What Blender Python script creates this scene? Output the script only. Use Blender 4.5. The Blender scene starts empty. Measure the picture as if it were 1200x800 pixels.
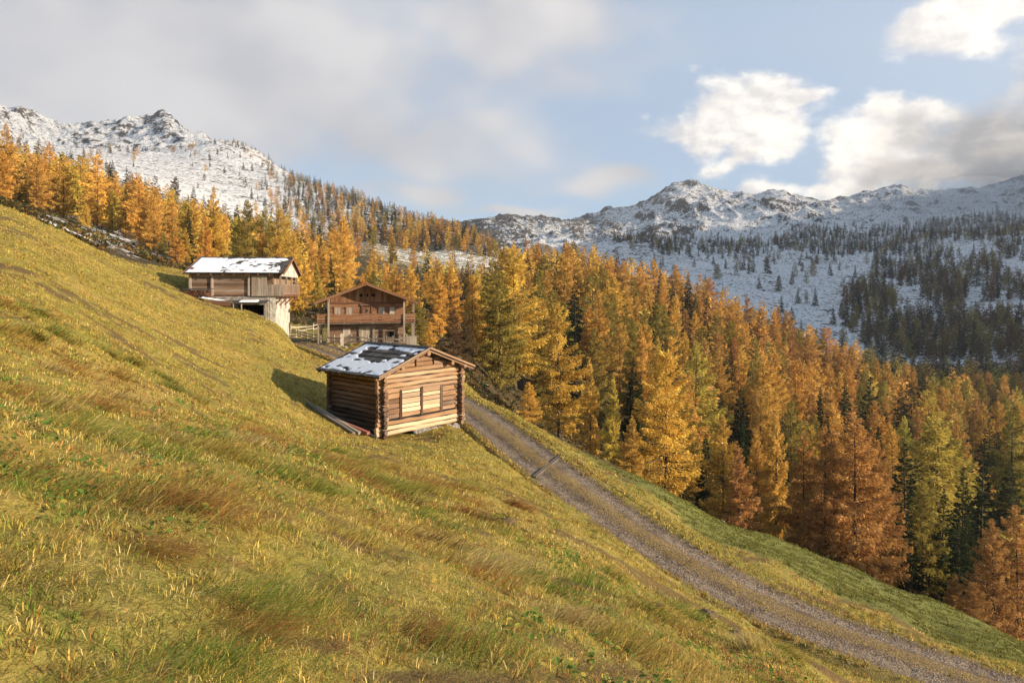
import bpy, math, random
import numpy as np
from mathutils import Vector, Matrix

R = math.radians
rng = np.random.default_rng(7)
random.seed(7)
sc = bpy.context.scene
COL = sc.collection

# ------------------------------------------------------------------ camera
# The camera stands at the origin and looks along +Y (24 mm lens, level, with lens shift).
FPX, CX, HY = 800.0, 600.0, 340.0
cam_d = bpy.data.cameras.new("camera")
cam_d.lens = 24.0
cam_d.sensor_width = 36.0
cam_d.shift_y = -0.05
cam_d.clip_start = 0.05
cam_d.clip_end = 20000.0
cam = bpy.data.objects.new("camera", cam_d)
cam.rotation_euler = (R(90), 0, 0)
COL.objects.link(cam)
sc.camera = cam

# ------------------------------------------------------------------ light, sky, exposure
SUN_AZ, SUN_EL = 105.0, 15.5            # degrees clockwise from +Y, above the horizon
sd = bpy.data.lights.new("sun", 'SUN')
sd.energy = 5.0
sd.angle = R(0.6)
sd.color = (1.0, 0.83, 0.62)
sun = bpy.data.objects.new("sun", sd)
sdir = Vector((math.sin(R(SUN_AZ)) * math.cos(R(SUN_EL)), math.cos(R(SUN_AZ)) * math.cos(R(SUN_EL)), math.sin(R(SUN_EL))))
sun.rotation_euler = sdir.to_track_quat('Z', 'Y').to_euler()
COL.objects.link(sun)
sc.view_settings.view_transform = 'Standard'
sc.view_settings.look = 'None'
sc.view_settings.exposure = 0.90
sc.view_settings.gamma = 1.0
sc.view_settings.use_curve_mapping = False
sc.render.engine = 'CYCLES'
sc.cycles.use_denoising = True
sc.cycles.max_bounces = 6
sc.cycles.diffuse_bounces = 2
sc.cycles.glossy_bounces = 2
sc.cycles.transmission_bounces = 3
sc.cycles.volume_bounces = 0
sc.cycles.transparent_max_bounces = 6
sc.cycles.use_adaptive_sampling = True
sc.cycles.adaptive_threshold = 0.015

class NT:
    """Small helper to write node trees as expressions."""
    def __init__(self, tree):
        self.t = tree; self.n = tree.nodes; self.l = tree.links
    def new(self, typ, **kw):
        nd = self.n.new(typ)
        for k, v in kw.items(): setattr(nd, k, v)
        return nd
    def put(self, sock, v):
        if hasattr(v, 'links') or isinstance(v, bpy.types.NodeSocket): self.l.new(v, sock)
        elif isinstance(v, (tuple, list)) and hasattr(sock.default_value, '__len__'):
            n = len(sock.default_value); sock.default_value = (tuple(v) + (1.0,))[:n] if len(v) < n else tuple(v)[:n]
        else: sock.default_value = v
    def math(self, op, a, b=0.0, c=0.0, clamp=False):
        nd = self.new('ShaderNodeMath', operation=op, use_clamp=clamp)
        self.put(nd.inputs[0], a); self.put(nd.inputs[1], b); self.put(nd.inputs[2], c)
        return nd.outputs[0]
    def mix(self, f, a, b, blend='MIX'):
        nd = self.new('ShaderNodeMix', data_type='RGBA', blend_type=blend)
        self.put(nd.inputs[0], f); self.put(nd.inputs[6], a); self.put(nd.inputs[7], b)
        return nd.outputs[2]
    def ramp(self, v, lo, hi, a=0.0, b=1.0, smooth=True):
        nd = self.new('ShaderNodeMapRange', interpolation_type='SMOOTHSTEP' if smooth else 'LINEAR')
        for i, q in enumerate((v, lo, hi, a, b)): self.put(nd.inputs[i], q)
        return nd.outputs[0]
    def noise(self, vec, scale, detail=4.0, rough=0.55, dist=0.0):
        nd = self.new('ShaderNodeTexNoise')
        if vec is not None: self.put(nd.inputs['Vector'], vec)
        self.put(nd.inputs['Scale'], scale); self.put(nd.inputs['Detail'], detail)
        self.put(nd.inputs['Roughness'], rough); self.put(nd.inputs['Distortion'], dist)
        return nd.outputs['Fac']
    def scale(self, vec, s):
        nd = self.new('ShaderNodeMapping'); self.put(nd.inputs['Vector'], vec)
        nd.inputs['Scale'].default_value = s
        return nd.outputs[0]
    def bump(self, h, strength=0.5, dist=0.05):
        nd = self.new('ShaderNodeBump'); self.put(nd.inputs['Height'], h)
        nd.inputs['Strength'].default_value = strength; nd.inputs['Distance'].default_value = dist
        return nd.outputs[0]

world = bpy.data.worlds.new("World")
sc.world = world
world.use_nodes = True
def build_world():
    w = NT(world.node_tree); w.n.clear()
    out = w.new('ShaderNodeOutputWorld'); bg = w.new('ShaderNodeBackground')
    w.l.new(bg.outputs[0], out.inputs[0])
    bg.inputs['Strength'].default_value = 0.076
    sky = w.new('ShaderNodeTexSky', sky_type='NISHITA')
    sky.sun_disc = False; sky.sun_elevation = R(SUN_EL); sky.sun_rotation = R(SUN_AZ)
    sky.altitude = 1900; sky.air_density = 1.0; sky.dust_density = 1.6; sky.ozone_density = 1.2
    tc = w.new('ShaderNodeTexCoord')
    sep = w.new('ShaderNodeSeparateXYZ'); w.l.new(tc.outputs['Generated'], sep.inputs[0])
    x, y, z = sep.outputs
    az = w.math('MULTIPLY', w.math('ARCTAN2', x, y), 180 / math.pi)      # compass bearing, degrees
    el = w.math('MULTIPLY', w.math('ARCSINE', z), 180 / math.pi)         # height above the horizon
    comb = w.new('ShaderNodeCombineXYZ')
    w.l.new(az, comb.inputs[0]); w.l.new(w.math('MULTIPLY', el, 1.5), comb.inputs[1])
    v = comb.outputs[0]
    big = w.noise(v, 0.085, 2, 0.55)
    fine = w.noise(v, 0.23, 6, 0.62)
    nz = w.math('ADD', w.math('MULTIPLY', big, 0.5), w.math('MULTIPLY', fine, 0.5))
    nzc = w.math('SUBTRACT', nz, 0.5)
    wnd = w.new('ShaderNodeTexNoise'); w.put(wnd.inputs['Vector'], v)
    wnd.inputs['Scale'].default_value = 0.12; wnd.inputs['Detail'].default_value = 1.5
    off = w.new('ShaderNodeVectorMath', operation='MULTIPLY_ADD')
    w.put(off.inputs[0], wnd.outputs['Color']); off.inputs[1].default_value = (12, 11, 0); off.inputs[2].default_value = (-6, -5.5, 0)
    add = w.new('ShaderNodeVectorMath', operation='ADD'); w.put(add.inputs[0], v); w.put(add.inputs[1], off.outputs[0])
    vw = add.outputs[0]
    def blob(a, e, ra, re, tilt=0.0):
        """Distance from one cloud centred at bearing a, height e: 0 at its centre, 1 at its edge."""
        mp = w.new('ShaderNodeMapping', vector_type='TEXTURE'); w.put(mp.inputs['Vector'], vw)
        mp.inputs['Location'].default_value = (a, e * 1.5, 0); mp.inputs['Rotation'].default_value = (0, 0, R(tilt)); mp.inputs['Scale'].default_value = (ra, re * 1.5, 1)
        ln = w.new('ShaderNodeVectorMath', operation='LENGTH'); w.put(ln.inputs[0], mp.outputs[0])
        return ln.outputs['Value']
    nzv = w.math('SUBTRACT', w.math('ADD', w.math('MULTIPLY', big, 0.78), w.math('MULTIPLY', fine, 0.22)), 0.5)
    def layer(blobs, amp, lo, hi, nzc=nzc):
        f = None
        for b in blobs:
            k = blob(*b)
            f = k if f is None else w.math('SMOOTH_MIN', f, k, 0.25)
        f = w.math('MULTIPLY_ADD', nzc, amp, w.math('SUBTRACT', 1.0, f))
        return w.ramp(f, lo, hi)
    VEIL, PUFF, GREY = CLOUDS['veil'], CLOUDS['puff'], CLOUDS['grey']
    c0 = w.mix(0.42, sky.outputs[0], (4.6, 6.2, 8.4))
    sh2 = w.new('ShaderNodeVectorMath', operation='ADD'); w.put(sh2.inputs[0], v); sh2.inputs[1].default_value = (0.9, 0.55, 0)
    lit = w.math('SUBTRACT', fine, w.noise(sh2.outputs[0], 0.23, 4, 0.62))       # billows lit from the sun's side
    vt = w.ramp(w.math('MULTIPLY_ADD', lit, 1.6, w.math('MULTIPLY', big, 1.0)), 0.22, 0.78)
    veil = w.math('MULTIPLY', layer(VEIL, 2.0, -0.25, 0.75, nzv), 0.85)          # thin high veil
    c1 = w.mix(veil, c0, w.mix(w.ramp(big, 0.3, 0.7), (4.4, 4.2, 4.2), (6.6, 6.15, 5.8)))
    puff = w.math('MULTIPLY', layer(PUFF, 3.4, -0.12, 0.48), 0.95)         # sunlit clouds
    c2 = w.mix(puff, c1, w.mix(vt, (6.6, 6.2, 5.9), (10.6, 9.9, 8.7)))
    grey = w.math('MULTIPLY', layer(GREY, 2.0, -0.2, 0.45), 0.95)            # dark cloud on the right
    c3 = w.mix(grey, c2, w.mix(vt, (2.5, 2.4, 2.4), (4.9, 4.4, 3.9)))
    w.l.new(c3, bg.inputs['Color'])
    world.cycles.sampling_method = 'MANUAL'; world.cycles.sample_map_resolution = 256
def dirpx(px, py):
    u, v = (px - CX) / FPX, (HY - py) / FPX
    return math.degrees(math.atan2(u, 1)), math.degrees(math.atan2(v, math.hypot(1, u)))
def cl(px, py, rx, ry, tilt=0):
    a, e = dirpx(px, py); return (a, e, rx / 14.0, ry / 14.0, tilt)
CLOUDS = {
    'veil': [cl(230, 60, 420, 150), cl(610, 25, 170, 90), cl(430, 150, 260, 70, -12), cl(-300, 60, 500, 260), cl(500, -250, 700, 150), cl(480, 235, 90, 24), cl(705, 205, 70, 22, 8), cl(600, 256, 80, 14)],
    'puff': [cl(850, 136, 88, 36, 0), cl(885, 172, 46, 32, 0), cl(930, 128, 34, 14, 10), cl(1035, 196, 120, 38, 30), cl(1082, 138, 52, 25, 25), cl(1150, 22, 80, 28, 20), cl(985, 226, 110, 16, 6), cl(1700, 100, 300, 140)],
    'grey': [cl(1185, 150, 95, 55, 38), cl(1150, 198, 110, 26, 8), cl(1330, 150, 160, 90, 10)],
}
build_world()

# ------------------------------------------------------------------ numbers: noise and the lie of the land
def _hash(i, j, seed):
    n = (i * 374761393 + j * 668265263 + seed * 974711 + 12345) & 0xffffffff
    n = ((n ^ (n >> 13)) * 1274126177) & 0xffffffff
    n = ((n ^ (n >> 15)) * 2246822519) & 0xffffffff
    return ((n ^ (n >> 16)) & 0xffff) / 65535.0
def vnoise(x, y, seed=0):
    x = np.asarray(x, float); y = np.asarray(y, float)
    i = np.floor(x).astype(np.int64); j = np.floor(y).astype(np.int64)
    fx = x - i; fy = y - j
    fx = fx * fx * fx * (fx * (fx * 6 - 15) + 10); fy = fy * fy * fy * (fy * (fy * 6 - 15) + 10)
    a = _hash(i, j, seed); b = _hash(i + 1, j, seed); c = _hash(i, j + 1, seed); d = _hash(i + 1, j + 1, seed)
    return (a * (1 - fx) + b * fx) * (1 - fy) + (c * (1 - fx) + d * fx) * fy
def fbm(x, y, scale, octs=4, seed=0, ridged=False):
    """-1..1 (about); ridged: 0..1 with sharp crests."""
    s = 0; a = 1.0; tot = 0
    for o in range(octs):
        c, sn = math.cos(0.5 + o), math.sin(0.5 + o)
        n = vnoise((x * c - y * sn) / scale, (x * sn + y * c) / scale, seed + o * 17) * 2 - 1
        s = s + a * ((1 - np.abs(n)) ** 2 if ridged else n); tot += a
        a *= 0.52; scale = scale / 2.07
    return s / tot
def smooth(x, a, b):
    t = np.clip((x - a) / (b - a), 0, 1); return t * t * (3 - 2 * t)

# control points of the terrain: picture column, picture row, metres away
CP = [
 # near meadow
 (0,800,2.6),(150,800,2.8),(300,800,3.1),(450,800,3.5),(600,800,4.1),(720,800,4.9),(830,800,6.4),(950,800,10),
 (-250,800,2.2),(-250,500,6),(-250,330,18),(-250,200,40),(1300,1500,6.5),(1500,1300,12),
 (0,680,3.4),(0,560,5.0),(0,460,8.5),(0,400,12.5),(0,340,19),(0,290,30),(0,258,43),
 (150,650,4.3),(150,540,7),(150,450,15),(150,390,26),(150,340,40),
 (300,680,4.5),(300,580,7),(300,500,17),(300,455,31),(300,410,42),(300,385,50),
 (450,700,5.1),(450,620,8),(450,560,14),(450,530,21),(600,700,6.5),(600,620,13),(600,570,22),(520,560,19),(520,527,28),
 (750,720,9.5),(700,660,14),(850,770,12),(720,640,19),(830,720,17.5),
 (447,512,32),(500,500,34.5),(537,490,36.3),(385,486,34.5),(410,500,33),(330,440,37),(385,450,41),
 (200,318,67),(100,287,60),(0,242,56),(50,262,58),(160,316,61),(250,334,66),(232,349,56.5),(285,366,57),(335,390,58.5),(345,391,66),
 (370,420,50),(350,410,56),(300,350,72),
 # road and verge
 (640,548,32.2),(760,632,26.2),(900,710,22.8),(1047,772,20.6),(1270,855,18.5),(537,474,42.5),(443,434,51),(380,408,60),(350,399,70),(330,394,80),
 (640,516,38),(760,582,31.5),(900,660,27),(1050,733,24),(1200,786,22.4),(540,451,50),(590,484,42),
 # chalet yard
 (380,402,66),(480,405,66),(430,401,68),(430,398,78),(500,410,62),(490,420,55),(380,396,85),
 # lower field and its rim
 (850,618,39),(900,642,38),(1000,690,33),(1100,738,31),(1200,772,29),(900,629,45),(1000,664,46),(1100,705,45),(1200,754,43),(830,604,42),(1300,800,42),
 # floor of the larch slope
 (600,505,60),(560,470,62),(655,530,80),(780,610,75),(900,660,68),(1000,700,68),(1100,745,66),(1200,790,64),
 (655,515,110),(560,440,110),(780,560,120),(900,600,120),(1000,640,115),(1100,660,115),(1200,690,120),(1350,730,120),
 (600,430,160),(700,440,180),(800,480,180),(900,505,190),(1000,540,190),(1100,560,190),(1200,575,190),(1350,600,190),
 (560,370,210),(620,360,240),(700,380,250),(800,415,255),(900,450,265),(1000,490,260),(1100,505,260),(1200,510,270),
 (580,335,300),(640,327,310),(700,335,330),(800,362,335),(900,402,335),(1000,447,330),(1060,470,330),(1130,480,340),(1200,478,360),(1400,500,360),
 (700,350,390),(800,390,400),(900,425,400),(1000,455,410),(1100,455,430),(1200,440,430),(1400,430,430),
 # left wood
 (-200,170,170),(0,236,130),(0,232,190),(60,244,220),(60,255,120),(150,292,120),(150,268,210),(250,300,210),(250,330,110),(330,326,230),(340,352,130),(420,355,140),(420,335,220),(500,362,140),(500,345,240),
 (-200,160,300),(0,205,330),(100,222,340),(200,258,330),(300,290,330),(400,313,330),(500,326,340),
 (430,291,430),(520,305,430),(580,318,400),(300,272,430),(200,235,450),
 (500,289,500),(440,272,560),(560,298,480),(610,318,430),(350,250,620),(250,222,650),(150,200,650),(50,180,620),(0,172,560),(-200,130,600),
 # left mountain, shoulder and main ridge
 (70,175,1000),(150,177,1000),(240,175,1000),(300,195,900),(0,165,1000),(150,181,1150),(70,178,1150),(230,178,1120),
 (-200,90,1700),(-100,118,1800),(0,128,1850),(30,133,1850),(60,143,1850),(100,147,1850),(130,143,1850),(150,137,1850),(170,134,1800),(182,126,1780),(192,127,1760),(203,136,1740),(216,148,1700),(240,160,1600),(260,170,1500),
 (290,179,1350),(320,196,1150),(350,211,1000),(380,222,880),(420,236,780),(460,251,700),(500,264,620),(540,274,570),(575,290,530),
 (60,160,1500),(150,160,1500),(200,156,1500),(180,140,1660),
 (-100,190,2600),(60,210,2600),(180,200,2500),(260,235,2100),(320,255,1600),(380,275,1250),(460,292,950),(540,305,760),(600,318,600),
 # valley and far slopes
 (650,345,560),(700,385,520),(800,415,560),(900,425,600),(1000,425,560),(1100,420,540),(1200,408,540),
 (600,300,900),(650,312,900),(700,320,850),(800,335,850),(900,350,800),(1000,372,720),(1100,372,700),(1200,368,660),
 (600,275,1600),(700,285,1500),(800,285,1400),(900,292,1250),(1000,300,1150),(1100,300,1050),(1200,290,950),(1350,250,900),
 (700,268,2100),(800,256,2000),(900,262,1800),(1000,266,1650),(1100,262,1550),(1200,250,1500),
 (500,262,2700),(540,266,2700),(570,258,2700),(600,256,2700),(625,258,2700),(650,262,2700),(675,258,2650),(700,250,2600),(725,246,2550),(745,244,2550),(765,239,2500),(780,226,2500),(792,219,2480),(805,217,2480),(820,220,2480),(840,226,2450),(870,229,2400),
 (890,227,2380),(905,223,2360),(922,227,2350),(940,235,2350),(970,239,2350),(1010,231,2300),(1050,223,2250),(1100,228,2200),(1150,222,2150),(1200,212,2100),(1300,190,2000),
 (540,290,3600),(600,285,3600),(700,278,3600),(800,265,3500),(900,268,3400),(1000,275,3300),(1100,268,3200),(1200,255,3100),(400,270,3600),(250,260,3600),(0,250,3800),(1350,230,2900),
 (0,300,5200),(400,310,5200),(800,300,5200),(1200,290,5200),
]
POLE = 8.0
_cp = np.array(CP, float)
_y = _cp[:, 2]; _x = (_cp[:, 0] - CX) / FPX * _y; _z = (HY - _cp[:, 1]) / FPX * _y
# places beside and behind the viewpoint, and an added high ridge, unseen to the right, raised to shade the far slope (x, y, z)
XYZ = np.array([(0,0,-1.62),(-1.2,0.6,-1.15),(1.4,0.6,-2.2),(-4,-3,0.6),(0,-4,-0.9),(4,-4,-2.8),(-3.5,0.5,0.0),(-7,2,1.6),(5,2,-4.1),(9,2,-6.2),(14,6,-8.9),
                (-14,0,5),(-30,10,13),(-60,40,22),(24,10,-13.5),(40,12,-20),(60,30,-30),(90,40,-42),(150,90,-60),(300,180,-70),(420,260,-55),
                (560,330,20),(720,370,170),(900,430,330),(1150,560,460),(1000,700,330),(1500,1000,420),(1900,1400,430),(1750,700,430),(2600,1500,450),(1150,900,230),
                (-400,200,90),(-900,500,260),(-2000,1300,600),(-1200,900,380)], float)
_x = np.concatenate([_x, XYZ[:, 0]]); _y = np.concatenate([_y, XYZ[:, 1]]); _z = np.concatenate([_z, XYZ[:, 2]])
KU = 3.6
def _tps_k(r2): return 0.5 * r2 * np.log(np.maximum(r2, 1e-12))
_PU = np.stack([_x / (_y + POLE) * KU, np.log(_y + POLE)], 1); _PW = _z / (_y + POLE)
_n = len(_PU)
_K = _tps_k(((_PU[:, None] - _PU[None]) ** 2).sum(-1)) + np.eye(_n) * 4e-5
_P = np.concatenate([np.ones((_n, 1)), _PU], 1)
_S = np.linalg.solve(np.block([[_K, _P], [_P.T, np.zeros((3, 3))]]), np.concatenate([_PW, np.zeros(3)]))
def tps(U, S):
    q = np.stack([U.ravel() * KU, S.ravel()], 1); o = np.empty(len(q))
    for a in range(0, len(q), 20000):
        b = q[a:a + 20000]
        o[a:a + 20000] = _tps_k(((b[:, None] - _PU[None]) ** 2).sum(-1)) @ _S[:_n] + _S[_n] + b @ _S[_n + 1:]
    return o.reshape(U.shape)
def cubic_up(n, k):
    """Catmull-Rom matrix from every k-th sample (n coarse) to (n-1)*k+1 fine ones."""
    m = (n - 1) * k + 1; M = np.zeros((m, n))
    for i in range(m):
        a, t = divmod(i, k); t /= k
        for o, w in ((-1, -.5*t+t*t-.5*t**3), (0, 1-2.5*t*t+1.5*t**3), (1, .5*t+2*t*t-1.5*t**3), (2, -.5*t*t+.5*t**3)):
            M[i, min(max(a + o, 0), n - 1)] += w
    return M
uc = np.concatenate([np.linspace(-1.9, -0.86, 26)[:-1], np.linspace(-0.86, 0.86, 211), np.linspace(0.86, 1.9, 27)[1:]])
sc_ = np.concatenate([np.arange(math.log(3.2), math.log(420), 0.034), np.arange(math.log(420), math.log(5400), 0.017)])
MU, MS = cubic_up(len(uc), 4), cubic_up(len(sc_), 4)
UC = MU @ uc; SC = MS @ sc_
GW = MS @ tps(*np.meshgrid(uc, sc_)) @ MU.T
GD = np.exp(SC)[:, None] * np.ones_like(UC)[None]
GX = UC[None] * GD; GY = GD - POLE; GZ = GW * GD

# ------------------------------------------------------------------ the road's line, and the ground cut to it
ROAD = np.array([(-34,92,-6.0),(-27,80,-5.6),(-22,70,-5.2),(-16.5,60,-5.15),(-10,51,-6.0),(-3.35,43,-7.1),(1.6,32.2,-8.32),(5.2,26.2,-9.5),(8.55,22.8,-10.5),(12.0,20.75,-11.15),(16.6,18.9,-12.05),(24,17.0,-13.6),(34,15.9,-15.6)], float)
def catmull(P, per=24):
    o = []
    Q = np.concatenate([[2 * P[0] - P[1]], P, [2 * P[-1] - P[-2]]])
    for i in range(1, len(Q) - 2):
        for t in np.linspace(0, 1, per, endpoint=False):
            p0, p1, p2, p3 = Q[i - 1:i + 3]
            o.append(0.5 * (2*p1 + (p2-p0)*t + (2*p0-5*p1+4*p2-p3)*t*t + (3*p1-p0-3*p2+p3)*t**3))
    return np.array(o + [P[-1]])
RC = catmull(ROAD)
_seg = np.r_[0, np.cumsum(np.linalg.norm(np.diff(RC[:, :2], axis=0), axis=1))]
_sn = np.arange(0, _seg[-1], 0.22)
RC = np.stack([np.interp(_sn, _seg, RC[:, k]) for k in range(3)], 1)
RT = np.gradient(RC[:, :2], axis=0); RT /= np.linalg.norm(RT, axis=1)[:, None]
RN = np.stack([RT[:, 1], -RT[:, 0]], 1)       # to the left when walking down (towards the bank side)
def road_dist(x, y):
    x = np.asarray(x, float).ravel(); y = np.asarray(y, float).ravel()
    D = np.full(len(x), 1e9); Z = np.zeros(len(x)); L = np.zeros(len(x))
    P = RC[::2]; Nn = RN[::2]
    for a in range(0, len(x), 20000):
        dx = x[a:a+20000, None] - P[None, :, 0]; dy = y[a:a+20000, None] - P[None, :, 1]
        d2 = dx * dx + dy * dy; k = d2.argmin(1); i = np.arange(len(k))
        D[a:a+20000] = np.sqrt(d2[i, k]); Z[a:a+20000] = P[k, 2]
        L[a:a+20000] = dx[i, k] * Nn[k, 0] + dy[i, k] * Nn[k, 1]
    return D, Z, L
DW = GD - POLE
near = smooth(DW, 330, 60)
mtn = smooth(DW, 450, 1100)
GZ += fbm(GX, GY, .75, 3, 33) * 0.065 * smooth(DW, 70, 30) * smooth(np.hypot(GX, GY), 0.3, 3.0)
GZ += fbm(GX, GY, 2.3, 4, 3) * 0.19 * smooth(DW, 150, 60) * smooth(np.hypot(GX, GY), 0.3, 3.0)
GZ += fbm(GX, GY, 9.0, 3, 9) * 0.16 * smooth(np.hypot(GX, GY), 3, 14) * smooth(DW, 200, 70)
GZ += fbm(GX, GY, 24.0, 4, 21) * 1.1 * smooth(DW, 70, 140) * smooth(DW, 900, 500)
rid = fbm(GX, GY, 330.0, 6, 40, True) - 0.50
rid2 = fbm(GX, GY, 95.0, 5, 60, True) - 0.46
GZ += mtn * (rid * 52 + rid2 * 20) * smooth(DW, 500, 1900)
_lm = GX / np.maximum(DW, 1) < .02                      # ribs and gullies running down the fall line
rib = np.where(_lm, fbm((GX + GY) * .7, (GX - GY) * .7 * .22, 95.0, 5, 81, True), fbm(GX, GY * .22, 105.0, 5, 83, True)) - .45
GZ += mtn * rib * 26 * smooth(DW, 600, 1700) 
_m = (np.abs(GX - 0) < 60) & (GY < 110) & (GY > -2)
_d, _rz, _l = road_dist(GX[_m], GY[_m])
_k = 1 - smooth(_d, 1.75, 3.6)
GZ[_m] = GZ[_m] * (1 - _k) + (_rz - 0.10) * _k
_kf = 1 - smooth(_d, 1.6, 1.9)
GZ[_m] = GZ[_m] * (1 - _kf) + (_rz - 0.22) * _kf
def ground(x, y):
    x = np.asarray(x, float); y = np.asarray(y, float)
    d = np.maximum(y + POLE, 3.3)
    i = np.clip(np.interp(np.log(d), SC, np.arange(len(SC))), 0, len(SC) - 1.001)
    j = np.clip(np.interp(x / d, UC, np.arange(len(UC))), 0, len(UC) - 1.001)
    a = i.astype(int); b = j.astype(int); i = i - a; j = j - b
    return (GZ[a, b]*(1-i)*(1-j) + GZ[a+1, b]*i*(1-j) + GZ[a, b+1]*(1-i)*j + GZ[a+1, b+1]*i*j)
# what is in sight: highest line of sight so far, per picture column
PXG = np.arange(-100, 1301, 4.0); DEP = np.exp(np.linspace(math.log(2.0), math.log(3200), 900))
_gx = (PXG[None] - CX) / FPX * DEP[:, None]; VG = ground(_gx, DEP[:, None] * np.ones_like(PXG)[None]) / DEP[:, None]
VMAX = np.maximum.accumulate(VG, axis=0)
def rim_row(px, y):
    """Picture row below which ground nearer than y hides things, at column px."""
    k = np.clip(np.searchsorted(DEP, np.asarray(y) * 0.985) - 1, 0, len(DEP) - 1)
    c = np.clip(np.round((np.asarray(px) - PXG[0]) / 4).astype(int), 0, len(PXG) - 1)
    return HY - VMAX[k, c] * FPX
def hit(px, py, y0=2.0):
    """Distance at which the sight line through picture point meets the ground."""
    c = int(np.clip(round((px - PXG[0]) / 4), 0, len(PXG) - 1)); v = (HY - py) / FPX
    k = np.nonzero((VG[:, c] >= v) & (DEP > y0))[0]
    return DEP[k[0]] if len(k) else DEP[-1]
def at(px, py, y):
    return np.array([(px - CX) / FPX * y, y, (HY - py) / FPX * y])

# ------------------------------------------------------------------ object helpers
def tag(o, label=None, cat=None, group=None, kind=None):
    if label: o["label"] = label
    if cat: o["category"] = cat
    if group: o["group"] = group
    if kind: o["kind"] = kind
    return o
def thing(name, loc, rz=0.0, label=None, cat=None, group=None):
    o = bpy.data.objects.new(name, None); o.empty_display_size = 0.3
    o.location = loc; o.rotation_euler = (0, 0, rz); COL.objects.link(o)
    return tag(o, label, cat, group)
def mesh_np(name, V, quads=None, tris=None, mats=(), smooth=False, attrs=None):
    """Mesh data from numpy arrays. attrs: {name: (type, domain, array)}"""
    me = bpy.data.meshes.new(name)
    V = np.asarray(V, np.float32); me.vertices.add(len(V)); me.vertices.foreach_set("co", V.ravel())
    q = np.zeros((0, 4), np.int32) if quads is None else np.asarray(quads, np.int32)
    t = np.zeros((0, 3), np.int32) if tris is None else np.asarray(tris, np.int32)
    loops = np.concatenate([q.ravel(), t.ravel()]).astype(np.int32)
    me.loops.add(len(loops)); me.loops.foreach_set("vertex_index", loops)
    st = np.concatenate([np.arange(len(q)) * 4, len(q) * 4 + np.arange(len(t)) * 3]).astype(np.int32)
    me.polygons.add(len(st)); me.polygons.foreach_set("loop_start", st)
    me.polygons.foreach_set("use_smooth", np.full(len(st), bool(smooth)))
    for k, (ty, dom, arr) in (attrs or {}).items():
        at_ = me.attributes.new(k, ty, dom)
        arr = np.asarray(arr, np.float32)
        if ty == 'FLOAT': at_.data.foreach_set("value", arr.ravel())
        elif ty == 'FLOAT_VECTOR': at_.data.foreach_set("vector", arr.ravel())
        else:
            if arr.shape[-1] == 3: arr = np.concatenate([arr, np.ones((len(arr), 1), np.float32)], 1)
            at_.data.foreach_set("color", arr.ravel())
    for m in mats: me.materials.append(m)
    me.update(calc_edges=True); me.validate(clean_customdata=False)
    return me
def link(name, me, parent=None):
    o = bpy.data.objects.new(name, me); COL.objects.link(o)
    if parent is not None: o.parent = parent
    return o

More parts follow.
